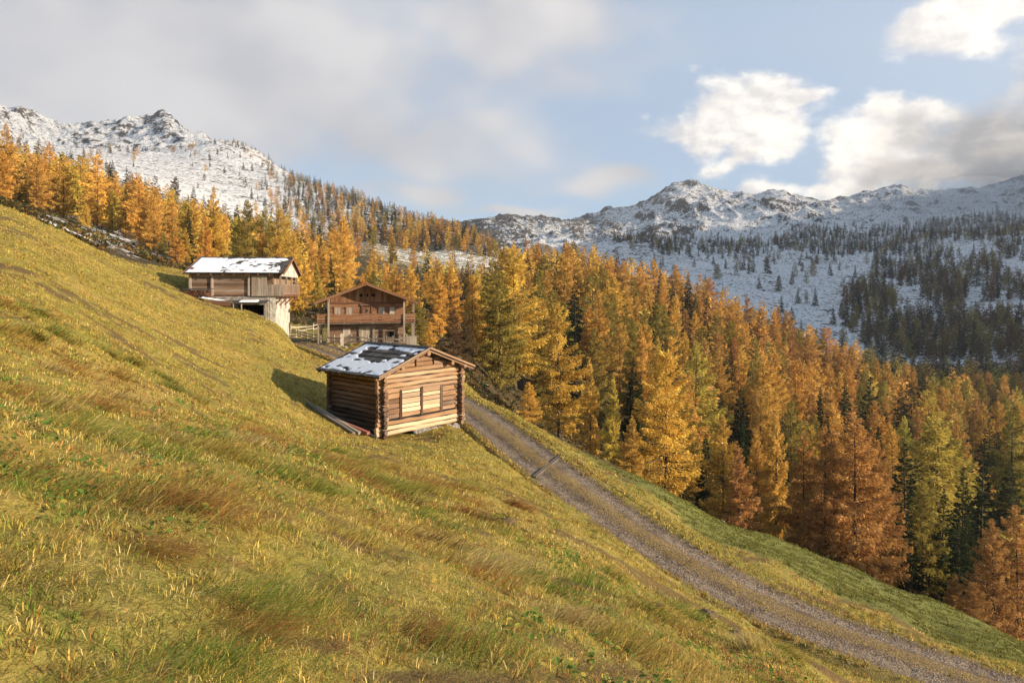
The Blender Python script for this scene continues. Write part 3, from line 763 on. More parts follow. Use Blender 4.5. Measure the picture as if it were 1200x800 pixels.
    for x in (W / 2, .9, W - .9):
        zz = ridge - .16 - abs(x - W / 2) * tanp
        g.log((x, -fo + .08, zz), (x, D + bo - .1, zz), .11, .5)
    for x in (0, W): g.log((x, -fo + .05, H + .06), (x, D + bo - .1, H + .06), .115, .55)
    g.build("purlins", M['log_wood'], ro)
    c = MB(35)
    c.bar((W / 2 - .09, -fo - .03, ridge + .15), (W / 2 - .09, D + bo, ridge + .15), .24, .03, .35, (-sn, 0, cs))
    c.bar((W / 2 + .12, -fo - .03, ridge + .15), (W / 2 + .12, D + bo, ridge + .15), .24, .03, .35, (sn, 0, cs))
    c.build("ridge_board", M['shingle'], ro)
    snow_patch((-o, D + bo, ez + .015), (0, -1, 0), (cs, 0, sn), (-sn * 1, 0, cs), D + bo + fo, L, 3, -.20, .03, .05, parent=ro,
               keep=lambda u, t: .45 * np.exp(-((t - .2) / .2) ** 2) - .50 * np.exp(-((t - .60) / .17) ** 2) * smooth(u, .05, .3) + .34 * np.sin(t * 44) * np.sin(u * 17 + t * 5) - .35 * np.exp(-((t - .38) / .07) ** 2 - ((u - .62) / .2) ** 2) + .3 * np.exp(-((t - .88) / .1) ** 2), edge=.10)
    # stones under the downhill sill
    for k in range(6):
        x = 2.2 + k * .5
        s = rock_mesh(40 + k, .28, (1.2, .8, .6)); so = link("foundation_stone", s, root); so.location = (x, -.06, -.12 - .02 * k)
    return root
def rock_mesh(seed, r, sc3=(1, 1, .7), mat='stone', n=10):
    rr = np.random.default_rng(seed)
    th = np.linspace(0, math.pi, 7); ph = np.linspace(0, 2 * math.pi, n, endpoint=False)
    P = [(0, 0, 1)] + [(math.sin(t) * math.cos(p), math.sin(t) * math.sin(p), math.cos(t)) for t in th[1:-1] for p in ph] + [(0, 0, -1)]
    P = np.array(P); k = rr.normal(size=(4, 3)); k /= np.linalg.norm(k, axis=1)[:, None]
    d = 1 + .25 * np.sin(P @ k[0] * 3 + 1) * np.sin(P @ k[1] * 4) + rr.uniform(-.07, .07, len(P))
    P = P * d[:, None] * r * np.array(sc3)
    m = len(th) - 2; Q = []; T = []
    for i in range(n):
        T.append((0, 1 + i, 1 + (i + 1) % n)); b = 1 + (m - 1) * n; T.append((b + (i + 1) % n, b + i, len(P) - 1))
        for j in range(m - 1): Q.append((1 + j * n + i, 1 + (j + 1) * n + i, 1 + (j + 1) * n + (i + 1) % n, 1 + j * n + (i + 1) % n))
    return mesh_np("rock", P, quads=Q, tris=T, mats=(M[mat],), smooth=False)
hut = build_hut()

# ---- the chalet
def build_chalet():
    c = at(430, 404, 67.0)
    root = thing("chalet", (c[0], c[1], c[2]), R(11), "brown wooden chalet with a long front balcony under a wide gable roof", "chalet")
    hw, D = 3.62, 8.0
    tanp = math.tan(R(21)); rr = random.Random(9)
    RZ = 6.05
    zr = lambda x: RZ - .12 - abs(x) * tanp
    # ground floor front: hewn logs with a door and window openings
    g = MB(51)
    g.holed((-hw, 0, -.35), (1, 0, 0), (0, 0, 1), (0, 1, 0), 2 * hw, 2.55, [(hw - .52, hw + .52, 0, 2.1), (hw + 1.95, hw + 2.62, 1.1, 1.65), (hw - 2.3, hw - 1.6, 1.15, 1.95)], .2, .34, .22, .006, .15)
    g.build("ground_floor_wall", M['stone_wood'], root)
    for s in (-1, 1):
        k = MB(52 + s)
        k.holed((s * (hw - .2 if s > 0 else hw), .2, -.35), (0, 1, 0), (0, 0, 1), (1, 0, 0), D - .2, 5.0, [], .2, .32, .22, .006, .12)
        k.build("side_wall", M['brown_wood'], root)
    b = MB(55); b.holed((-hw, D - .01, -.35), (1, 0, 0), (0, 0, 1), (0, 1, 0), 2 * hw, 5.0, [], .2, .3, .24); b.build("back_wall", M['brown_wood'], root)
    i = MB(56); i.box((0, D / 2, 2.16), (2 * hw - .4, D - .4, .08), .2); i.build("upper_floor", M['brown_wood'], root)
    # upper floor front
    u = MB(57); wx = [(-3.08, -2.5), (-1.95, -1.35), (1.15, 1.7), (2.2, 2.72)]
    u.holed((-hw, .02, 2.2), (1, 0, 0), (0, 0, 1), (0, 1, 0), 2 * hw, 1.94, [(hw + a, hw + b_, .72, 1.5) for a, b_ in wx] + [(hw - .38, hw + .38, 0, 1.62)], .18, .52, .2, .005, .1)
    u.build("upper_wall", M['brown_wood'], root)
    for n, (a, b_) in enumerate(wx):
        w = MB(60 + n)
        for q in range(4): w.box((a + (q + .5) * (b_ - a) / 4, -.01, 3.31), ((b_ - a) / 4 - .008, .04, .76), .92 + rr.uniform(-.1, .1) - (.16 if n < 2 else 0))
        wo = w.build("window_shutter", M['grey_wood'], root, label="pale closed board shutter")
        fr = MB(64 + n)
        for x in (a - .04, b_ + .04): fr.box((x, -.02, 3.31), (.07, .06, .90), .5)
        for z in (2.90, 3.72): fr.box(((a + b_) / 2, -.022, z), (b_ - a + .16, .07, .07), .5)
        fr.build("shutter_frame", M['brown_wood'], wo)
    d = MB(70)
    for q in range(4): d.box((-.285 + q * .19, .0, 2.98), (.182, .05, 1.5), .40 + rr.uniform(-.08, .08))
    dd = d.build("balcony_door", M['brown_wood'], root)
    df = MB(71)
    for x in (-.46, .46): df.box((x, -.02, 3.02), (.14, .12, 1.64), .28)
    df.box((0, -.02, 3.92), (1.3, .14, .18), .22); df.build("door_frame", M['brown_wood'], dd)
    sg = MB(72); sg.box((0, -.04, 3.36), (.2, .03, .2), .12); sg.build("door_window", M['glass'], dd)
    # boarded gable with three small openings
    gb = MB(73); x = -hw
    while x < hw - .02:
        w = min(rr.uniform(.13, .2), hw - x); xm = x + w / 2; top = zr(xm) - .03
        op = [k for k in (-.62, 0, .62) if abs(xm - k) < .12]
        if top > 4.2:
            for z0, z1 in ([(4.14, 4.72), (5.02, top)] if op and top > 5.1 else [(4.14, top)]):
                gb.box((xm, .05 + rr.uniform(-.008, .008), (z0 + z1) / 2), (w - .006, .05, z1 - z0), .52 + rr.uniform(-.12, .12))
        x += w
    gb.build("gable_boards", M['brown_wood'], root)
    gk = MB(74); gk.prism([(-hw + .2, .14, 4.2), (hw - .2, .14, 4.2), (0, .14, RZ - .4)], (0, .05, 0), .05); gk.build("gable_shade_sheet", M['dark_inside'], root)  # near-black sheet in place of the dark behind the gable openings
    gs = MB(75); gs.box((0, -.01, 4.12), (2 * hw + .1, .10, .14), .3); gs.build("gable_beam", M['brown_wood'], root)
    # door below, window, loose board
    dr = MB(76)
    for q in range(5): dr.box((-.42 + q * .21, .06, .78), (.2, .06, 1.9), .72 + rr.uniform(-.12, .12))
    do = dr.build("stable_door", M['grey_wood'], root, label="wide bleached plank door")
    f2 = MB(77)
    for x in (-.66, .66): f2.box((x, -.03, .86), (.26, .16, 2.1), .56)
    f2.box((0, -.03, 1.86), (1.7, .2, .2), .42); f2.build("door_frame", M['grey_wood'], do)
    hd = MB(78); hd.box((.3, .01, .85), (.04, .05, .16), .3); hd.build("handle", M['iron'], do)
    wn = MB(79); wn.box((2.285, .17, 1.02), (.7, .03, .6), .1); wo = wn.build("window", M['dark_inside'], root)
    wf = MB(80)
    for x in (1.92, 2.65): wf.box((x, -.02, 1.02), (.07, .08, .68), .2)
    for z in (.71, 1.33): wf.box((2.285, -.022, z), (.80, .085, .07), .2)
    wf.build("window_frame", M['grey_wood'], wo)
    hb = MB(81)
    for q in range(3): hb.box((-2.18 + q * .24, -.02, 1.2), (.225, .05, .86), .85 + rr.uniform(-.1, .1))
    hb.build("window_hatch", M['grey_wood'], root, label="pale board hatch left of the door")
    # balcony all round the front and both sides
    bd = 1.05; bx = hw + 1.02; bl = 4.5
    fl = MB(82)
    fl.box((0, -bd / 2, 2.16), (2 * bx, bd, .07), .45)
    for s in (-1, 1): fl.box((s * (hw + .51), bl / 2, 2.16), (1.02, bl, .07), .4)
    bal = fl.build("balcony", M['grey_wood'], root)
    ra = MB(83)
    for z, h in ((2.34, .20), (2.60, .20), (2.86, .20)):
        ra.box((0, -bd, z + .02), (2 * bx, .035, h), .5 + rr.uniform(-.08, .08), None, .004)
        for s in (-1, 1): ra.box((s * bx, bl / 2 - bd / 2 + .02, z), (.035, bl + bd - .04, h - .02), .34, None, .004)
    ra.box((0, -bd - .03, 3.04), (2 * bx + .1, .12, .06), .62)
    for s in (-1, 1): ra.box((s * bx, bl / 2 - bd / 2 + .06, 3.04), (.12, bl + bd - .1, .06), .5)
    ra.build("railing", M['brown_wood'], bal)
    for x in (-bx + .05, -2.1, -.55, .55, 2.1, bx - .05):
        k = MB(90 + int(x * 3)); k.box((x, -bd + .07, 2.62), (.10, .09, .86), .6); k.build("railing_post", M['grey_wood'], bal)
    for x in (-hw + .05, hw - .05):
        k = MB(95); k.box((x, -bd - .07, 2.1), (.16, .14, 4.9), .66); k.build("corner_post", M['grey_wood'], root)
    for s in (-1, 1):
        for y in (-bd + .2, 1.2, 3.2):
            k = MB(96); k.box((s * (bx - .1), y, .8), (.13, .13, 2.66), .5); k.build("balcony_post", M['grey_wood'], root)
        for y in (1.2, 3.2):
            k = MB(97); k.box((s * (bx - .02), y, 3.4), (.12, .12, 1.4), .5); k.build("eave_post", M['grey_wood'], root)
    # roof
    o, fo, bo = 1.28, 1.35, .7
    cs, sn = math.cos(R(21)), math.sin(R(21)); L = (hw + o) / cs; ez = RZ - (hw + o) * tanp
    rf = MB(98)
    shingled(rf, (-hw - o, D + bo, ez), (0, -1, 0), (cs, 0, sn), (-sn, 0, cs), D + bo + fo, L, 8, .55, .3)
    shingled(rf, (hw + o, -fo, ez), (0, 1, 0), (-cs, 0, sn), (sn, 0, cs), D + bo + fo, L, 8, .5, .3)
    ro = rf.build("roof", M['shingle'], root)
    for y in (-fo - .02, D + bo + .02):
        for s in (-1, 1):
            vb = MB(99); vb.bar((s * (hw + o), y, ez - .07), (s * .005, y, RZ - .07), .05, .24, .42); vb.build("verge_board", M['brown_wood'], ro)
    sf = MB(100)
    for s in (-1, 1):
        sf.bar((s * (hw + o - .05), D / 2 - .3, ez - .075), (0, D / 2 - .3, RZ - .075), D + bo + fo - .1, .03, .4, (0, 0, 1))
        for k in range(8):
            y = -fo + .25 + k * 1.35; sf.bar((s * (hw + o - .06), y, ez - .15), (0, y, RZ - .15), .11, .12, .34)
    for x in (-hw, 0, hw): sf.box((x, D / 2 - .3, zr(x) - .2), (.18, D + bo + fo - .2, .2), .4)
    sf.build("rafters", M['brown_wood'], ro)
    return root
chalet = build_chalet()

# ---- the barn with the white gable
def build_barn():
    root = thing("barn", (-20.47, 58.47, -3.75), R(8), "two-storey barn with white stone base, wooden upper floor and a snow-covered roof", "barn")
    W, D, ZF = 6.75, 8.0, 3.30
    rr = random.Random(14); tanp = math.tan(R(18)); o = .62
    ridge = 6.68
    zr = lambda y: ridge - .1 - abs(y - D / 2) * tanp
    # stone ground floor: front, gable side and back, with openings
    s = MB(111); s.holed((-W, 0, -1.4), (1, 0, 0), (0, 0, 1), (0, 1, 0), W, ZF + 1.4, [(W - 2.95, W - .75, 3.0, 3.9)], .45, .5)
    s.build("stone_front", M['stone'], root)
    g = MB(112); g.holed((.0, .0, -1.4), (0, 1, 0), (0, 0, 1), (-1, 0, 0), D, ZF + 1.35, [(1.3, 1.62, 3.5, 4.15), (3.4, 3.72, 3.5, 4.15), (5.6, 5.92, 3.5, 4.15)], .42, .5)
    go = g.build("stone_gable", M['plaster'], root, label="whitewashed stone wall, worn at the corner")
    for y in (1.46, 3.56, 5.76):
        w = MB(113); w.box((-.30, y, 2.42), (.03, .36, .70), .1); wo = w.build("slit_window", M['dark_inside'], root)
        f = MB(114)
        for q in (-.20, .20): f.box((-.04, y + q, 2.42), (.12, .06, .72), .5)
        f.box((.012, y, 2.80), (.06, .5, .07), .5); f.build("window_frame", M['grey_wood'], wo)
    q = MB(115); q.box((-.02, -.012, .9), (.5, .02, 4.6), .5, None, .0); q.build("corner_plaster", M['plaster'], root)
    b = MB(116); b.box((-W / 2, D - .2, .9), (W - .1, .4, ZF + 1.2), .5); b.box((-W + .2, D / 2, .9), (.4, D - .9, ZF + 1.2), .5); b.build("stone_back", M['stone'], root)
    ins = MB(117); ins.box((-1.85, 1.6, 2.1), (2.6, .05, 1.5), .1); ins.build("stall_shade_sheet", M['dark_inside'], root)  # near-black sheet in place of the unlit depth of the stall
    fl = MB(118); fl.box((-W / 2 + .4, D / 2, ZF - .02), (W + .9, D, .14), .3); fl.build("upper_floor", M['brown_wood'], root)
    # wooden upper floor: hewn beams on the long side, boards on the gable
    u = MB(119); u.holed((-W, .02, ZF + .06), (1, 0, 0), (0, 0, 1), (0, 1, 0), W, 2.0, [], .2, .34, .26, .008, .18); u.build("beam_wall", M['stone_wood'], root)
    for x in (-W + .05, -4.95, -1.95):
        k = MB(120); k.box((x, -.06, ZF + 1.0), (.17, .15, 2.05), .74); k.build("wall_post", M['grey_wood'], root)
    gw = MB(121); y = 0.0
    while y < D:
        w = min(rr.uniform(.16, .24), D - y); gw.box((.0, y + w / 2, ZF + 1.15), (.06, w - .006, 2.1), .5 + rr.uniform(-.15, .15)); y += w
    gw.build("gable_wall", M['stone_wood'], root)
    bk = MB(122); bk.holed((-W, D - .2, ZF), (1, 0, 0), (0, 0, 1), (0, 1, 0), W, 2.0, [], .2, .3, .26); bk.holed((-W, .2, ZF), (0, 1, 0), (0, 0, 1), (1, 0, 0), D - .4, 2.4, [], .2, .3, .26)
    bk.build("back_wall", M['brown_wood'], root)
    # white gable field standing out over the balcony, on posts
    gx = .66
    wt = MB(123); wt.prism([(gx, -.2, zr(-.2) - .12), (gx, D / 2, zr(D / 2) - .08), (gx, D + .2, zr(D + .2) - .12), (gx, D + .2, 4.95), (gx, -.2, 4.95)], (.06, 0, 0), .5)
    wt.build("gable_field", M['plaster'], root, label="white gable triangle under the roof")
    for y in (-.05, 2.7, 5.3, D + .05):
        k = MB(124); k.box((.62, y, ZF + .85), (.13, .13, 1.66), .55); k.build("balcony_post", M['grey_wood'], root)
    # boarded corner and balcony
    cb = MB(125); x = -1.72
    while x < .86:
        w = min(rr.uniform(.15, .23), .88 - x); top = 4.98 if x < -.55 else 4.22
        cb.box((x + w / 2, -.17, (ZF - .05 + top) / 2), (w - .008, .04, top - ZF + .05), .62 + rr.uniform(-.15, .15), None, .004); x += w
    cb.build("corner_boarding", M['grey_wood'], root, label="grey vertical boards round the balcony corner")
    bf = MB(126); bf.box((.45, D / 2, ZF - .06), (.86, D + .3, .09), .3); bal = bf.build("balcony", M['brown_wood'], root)
    rl = MB(127)
    for z in (ZF + .12, ZF + .92): rl.box((.86, D / 2, z), (.06, D + .2, .09), .5)
    y = .0
    while y < D: rl.box((.885, y, ZF + .52), (.03, .11, .86), .46 + rr.uniform(-.14, .14)); y += .21
    rl.build("railing", M['stone_wood'], bal)
    for y in (.3, 2.8, 5.2, 7.7):
        br = MB(128); br.bar((.02, y, ZF - .9), (.75, y, ZF - .12), .12, .12, .4); br.build("bracket", M['brown_wood'], bal)
    # little shed roof over the stall opening, with snow, on posts
    aw = MB(129); aw.box((-1.75, -.55, 2.78), (2.9, 1.15, .07), .5, Matrix.Rotation(R(9), 3, 'X')); ao = aw.build("canopy_roof", M['shingle'], root)
    snow_patch((-2.7, -1.05, 2.76), (1, 0, 0), (0, math.cos(R(9)), math.sin(R(9))), (0, -.15, .99), 1.7, 1.0, 5, -.5, .06, .08, "snow_cover", ao)
    for x in (-3.0, -2.35, -.4):
        k = MB(130); k.log((x, -1.0, .6), (x, -1.0, 2.66), .06, .6); k.build("canopy_post", M['grey_wood'], ao)
    # roof
    cs, sn = math.cos(R(18)), math.sin(R(18)); L = (D / 2 + o) / cs; ez = ridge - (D / 2 + o) * tanp
    x0, x1 = -W - .32, .98
    rf = MB(131)
    shingled(rf, (x0, -o, ez), (1, 0, 0), (0, cs, sn), (0, -sn, cs), x1 - x0, L, 8, .5, .28)
    shingled(rf, (x1, D + o, ez), (-1, 0, 0), (0, -cs, sn), (0, sn, cs), x1 - x0, L, 8, .5, .28)
    ro = rf.build("roof", M['shingle'], root)
    for x in (x0 - .02, x1 + .02):
        for ya, yb, tn in ((-o, D / 2 - .005, .5), (D + o, D / 2 + .005, .42)):
            vb = MB(132); vb.bar((x, ya, ez - .05), (x, yb, ridge - .05), .05, .22, tn, (0, 0, 1)); vb.build("verge_board", M['brown_wood'], ro)
    rt = MB(133)
    for k in range(9):
        x = x0 + .2 + k * (x1 - x0 - .4) / 8
        rt.bar((x, -o + .05, ez - .10), (x, D / 2, ridge - .10), .10, .12, .5); rt.bar((x, D + o - .05, ez - .10), (x, D / 2, ridge - .10), .10, .12, .4)
    rt.build("rafters", M['brown_wood'], ro)
    rg = MB(134)
    for sgn in (-1, 1): rg.bar((x0, D / 2 + sgn * .12, ridge + .03), (x1, D / 2 + sgn * .12, ridge + .03), .26, .03, .3, (0, sgn * sn, cs))
    rg.build("ridge_board", M['shingle'], ro)
    snow_patch((x0, -o, ez + .02), (1, 0, 0), (0, cs, sn), (0, -sn, cs), x1 - x0, L, 12, -.20, .03, .06, parent=ro,
               keep=lambda u, t: .6 * (u < .3) + .25 - .75 * smooth(t, .86, 1.0) - 1.1 * smooth(u, .91, .99) - .35 * smooth(u, .3, .7) * np.exp(-((t - .6) / .2) ** 2), edge=.08)
    return root
barn = build_barn()

# ------------------------------------------------------------------ things round the buildings
def gpt(px, py, y0=20.0):
    d = hit(px, py, y0); x = (px - CX) / FPX * d
    return Vector((x, d, float(ground(x, d))))
def gz(x, y): return float(ground(x, y))
def beam(name, a, b, r, tone, mat, label, cat, group=None, square=False):
    m = MB(int(abs(a[0]) * 97) % 999)
    a, b = Vector(a), Vector(b); mid = (a + b) / 2
    if square: m.bar(a - mid, b - mid, r * 2, r * 1.3, tone, (0, 0, 1), .006)
    else: m.log(a - mid, b - mid, r, tone)
    o = m.build(name, M[mat], None); o.location = mid
    return tag(o, label, cat, group)
# timber lying along the uphill side of the hut
hr = Matrix.Rotation(math.atan2(.753, .658), 3, 'Z')
def hutpt(x, y, h=0.0):
    p = Vector((-6.12, 32.0, 0)) + hr @ Vector((x, y, 0)); p.z = gz(p.x, p.y) + h; return p
beam("wooden_beam", hutpt(-.75, .0, .16), hutpt(-1.15, 2.1, .22), .10, .5, 'red_plank', "reddish squared beam lying against the side of the log hut", "beam", None, True)
beam("wooden_pole", hutpt(-.5, -.3, .08), hutpt(-.75, 3.0, .1), .07, .25, 'grey_wood', "dark pole on the ground close along the side of the log hut", "pole")
beam("wooden_pole", hutpt(-1.35, .3, .08), hutpt(-1.5, 3.9, .16), .08, .3, 'grey_wood', "grey pole lying outermost in the grass beside the log hut", "pole")
beam("wooden_plank", hutpt(-1.0, .3, .10), hutpt(-1.3, 3.4, .30), .09, .7, 'grey_wood', "pale plank lying askew between the poles beside the log hut", "plank", None, True)
# wooden drain bar across the road
a = gpt(626, 568); b = gpt(656, 541)
def road_top(p):
    d, z, l = road_dist(np.array([p.x]), np.array([p.y])); return float(z[0])
def build_drain():
    A = Vector((a.x, a.y, road_top(a) + .03)); B = Vector((b.x, b.y, road_top(b) + .03)); d = (B - A).normalized(); n = d.cross(Vector((0, 0, 1)))
    root = thing("drain_channel", (A + B) / 2, 0, "narrow wooden drain channel laid slantwise across the gravel road", "drain channel")
    mid = (A + B) / 2
    for s in (-1, 1):
        m = MB(200 + s); m.bar(A - mid + n * .055 * s, B - mid + n * .055 * s, .05, .09, .22, (0, 0, 1), .006); m.build("channel_side", M['grey_wood'], root)
    m = MB(203); m.bar(A - mid + Vector((0, 0, -.02)), B - mid + Vector((0, 0, -.02)), .07, .04, .1); m.build("channel_bed", M['grey_wood'], root)
build_drain()
# fences round the chalet
def rail_fence(pts, label, tone=.7, rails=(.35, .75), h=1.05, group=None):
    P = [Vector(p) for p in pts]; o = P[0].copy()
    root = thing("rail_fence", o, 0, label, "fence", group)
    for i, p in enumerate(P):
        m = MB(300 + i); m.log(p - o + Vector((0, 0, -.25)), p - o + Vector((random.uniform(-.04, .04), 0, h)), .065, tone + random.uniform(-.15, .2), 7); m.build("fence_post", M['grey_wood'], root)
    for p, q in zip(P, P[1:]):
        for z in rails:
            m = MB(330 + int(z * 10)); m.bar(p - o + Vector((0, -.07, z + random.uniform(-.08, .08))), q - o + Vector((0, -.07, z + random.uniform(-.08, .08))), .05, .13, tone + random.uniform(-.2, .15)); m.build("fence_rail", M['grey_wood'], root)
    return root
def row(px0, y0, px1, y1, n):
    o = []
    for k in range(n):
        t = k / (n - 1); y = y0 + (y1 - y0) * t; px = px0 + (px1 - px0) * t; x = (px - CX) / FPX * y
        o.append((x, y, gz(x, y)))
    return o
rail_fence(row(376, 65.0, 399, 63.6, 4), "low weathered rail fence left of the white gate in front of the chalet")
rail_fence(row(412, 63.4, 450, 63.0, 5), "broken rail fence between the white gate and the chalet door side", .5)
rail_fence(row(452, 63.2, 476, 63.8, 4), "dark plank fence below the dark window of the chalet", .32, (.2, .45, .7))
rail_fence(row(340, 84, 374, 79, 6), "pale sunlit rail fence behind the barn and chalet", .85, (.3, .6, .9))
rail_fence(row(341, 92, 376, 98, 5), "farther pale rail fence against the orange wood behind the barn", .8, (.3, .7))
def build_gate():
    p = row(405, 63.4, 406, 63.4, 2)[0]
    root = thing("gate", p, R(10), "small gate of upright white-weathered boards in the fence before the chalet", "gate")
    for x in (-.38, -.24, .34): 
        m = MB(350 + int(x * 10)); m.box((x, 0, .55), (.13, .05, 1.2), .9); m.build("gate_board", M['pale_paint'], root)
    for z in (.3, .85):
        m = MB(360); m.box((0, .04, z), (.85, .04, .1), .6); m.build("gate_rail", M['grey_wood'], root)
build_gate()
def build_box():
    p = row(482.5, 60.5, 483, 60.5, 2)[0]
    root = thing("wooden_crate", p, R(8), "tall pale plank crate standing right of the chalet fence above the hut roof", "crate")
    for nm, c, s in (("front_panel", (0, -.3, .5), (.84, .04, 1.06)), ("back_panel", (0, .3, .5), (.84, .04, 1.06))):
        m = MB(370)
        for k in range(4): m.box((c[0] - .315 + k * .21, c[1], c[2]), (.205, s[1], s[2]), .68 + .06 * (k % 2)); 
        m.build(nm, M['grey_wood'], root)
    for x in (-.41, .41):
        m = MB(371); m.box((x, 0, .5), (.04, .56, 1.04), .5); m.build("side_panel", M['grey_wood'], root)
    m = MB(372); m.box((0, 0, 1.05), (.9, .68, .04), .75); m.build("lid", M['grey_wood'], root)
build_box()
# snow-dusted trough and timber against the barn
br8 = Matrix.Rotation(R(8), 3, 'Z')
def barnpt(x, y, h=0.0):
    p = Vector((-20.47, 58.47, 0)) + br8 @ Vector((x, y, 0)); p.z = gz(p.x, p.y) + h; return p
def build_trough():
    p = barnpt(-4.3, -1.3)
    root = thing("feed_trough", p, R(14), "dark wooden trough with snow on its cover, against the front of the barn", "trough")
    m = MB(380); m.bar((-1.3, 0, .55), (1.3, 0, .12), .75, .06, .45, (0, 0, 1)); c = m.build("cover", M['grey_wood'], root)
    d = Vector((2.6, 0, -.43)).normalized()
    snow_patch((-1.25, -.36, .59), tuple(d), (0, 1, 0), (.16, 0, .98), 2.4, .72, 15, -.35, .07, .08, "snow_cover", c)
    m = MB(381)
    for y in (-.3, .3): m.box((0, y, .1), (2.3, .06, .45), .2)
    for x in (-1.1, 1.1): m.box((x, 0, .1), (.06, .56, .45), .2)
    m.build("trough_body", M['brown_wood'], root)
    for x in (-.9, .9):
        m = MB(382); m.box((x, 0, -.25), (.12, .6, .5), .2); m.build("leg", M['brown_wood'], root)
build_trough()
def build_woodpile():
    p = barnpt(-5.9, -.75)
    root = thing("firewood_stack", p, R(8), "dark firewood stack under the eave at the uphill end of the barn", "firewood stack")
    m = MB(390)
    for r_ in range(3):
        for k in range(9 - r_ % 2): m.log((-.95 + k * .23 + (r_ % 2) * .11, -.35, .1 + r_ * .2), (-.95 + k * .23 + (r_ % 2) * .11, .4, .1 + r_ * .2), .105, .12 + random.uniform(-.15, .2), 7, seg=1)
    m.build("split_logs", M['brown_wood'], root)
    m = MB(391); m.box((0, 0, .70), (2.3, .95, .05), .3, Matrix.Rotation(R(4), 3, 'X')); m.build("cover_board", M['shingle'], root)
build_woodpile()
for px, y, r_, lb in ((500, 34.0, .16, "brown stone in the bare earth below the hut wall"), (1006, 62, .5, "pale boulder showing between the larch trunks past the lower field"),
                      (1055, 50.5, .3, "pale rock at the upper rim of the lower green field"), (846, 47, .18, "grey rock on the rim where the lower field begins"),
                      (396, 62.5, .22, "white stone at the foot of the gate boards"), (404, 61.5, .25, "larger white stone beside the yard gate")):
    x = (px - CX) / FPX * y
    o = link("rock", rock_mesh(int(px), r_, (1.2, .9, .65))); o.location = (x, y, gz(x, y) + r_ * .2); tag(o, lb, "rock")

# ------------------------------------------------------------------ trees
def leaf_mat(name, use_attr, shade=.52, trans=.28):
    t, b, out = new_mat(name)
    tone = attr(t, 'tone')
    if use_attr: base = attr(t, 'hue', 'Color')
    else: base = t.new('ShaderNodeObjectInfo').outputs['Color']
    val = t.ramp(tone, 0, 1, shade, 1.35, False)
    cv = t.new('ShaderNodeVectorMath', operation='SCALE'); t.put(cv.inputs[0], base); t.put(cv.inputs['Scale'], val)
    hs = t.new('ShaderNodeHueSaturation'); t.put(hs.inputs['Hue'], t.ramp(tone, 0, 1, .492, .512, False)); t.put(hs.inputs['Color'], cv.outputs[0])
    d = t.new('ShaderNodeBsdfDiffuse'); tr = t.new('ShaderNodeBsdfTranslucent'); mx = t.new('ShaderNodeMixShader')
    t.put(d.inputs['Color'], hs.outputs[0]); t.put(tr.inputs['Color'], hs.outputs[0]); mx.inputs[0].default_value = trans
    t.l.new(d.outputs[0], mx.inputs[1]); t.l.new(tr.outputs[0], mx.inputs[2]); t.l.new(mx.outputs[0], out.inputs[0])
leaf_mat('needles', False); leaf_mat('wood_needles', True)

def tubes(segs, n=5):
    """Tapered tubes: segs = list of (points k x 3, radii k). Returns V, Q."""
    V = []; Q = []; b = 0
    for P, r in segs:
        P = np.asarray(P, float); d = np.gradient(P, axis=0); d /= np.linalg.norm(d, axis=1)[:, None] + 1e-9
        ref = np.array([1.0, 0.13, 0]) if abs(d[0, 2]) > .6 else np.array([0, 0, 1.0])
        s = np.cross(d, ref); s /= np.linalg.norm(s, axis=1)[:, None] + 1e-9; u = np.cross(d, s)
        a = np.linspace(0, 2 * math.pi, n, endpoint=False)
        V.append((P[:, None] + (s[:, None] * np.cos(a)[None, :, None] + u[:, None] * np.sin(a)[None, :, None]) * np.asarray(r)[:, None, None]).reshape(-1, 3))
        k = len(P)
        for i in range(k - 1):
            for j in range(n): Q.append((b + i*n + j, b + i*n + (j+1) % n, b + (i+1)*n + (j+1) % n, b + (i+1)*n + j))
        b += k * n
    return np.concatenate(V), np.array(Q)

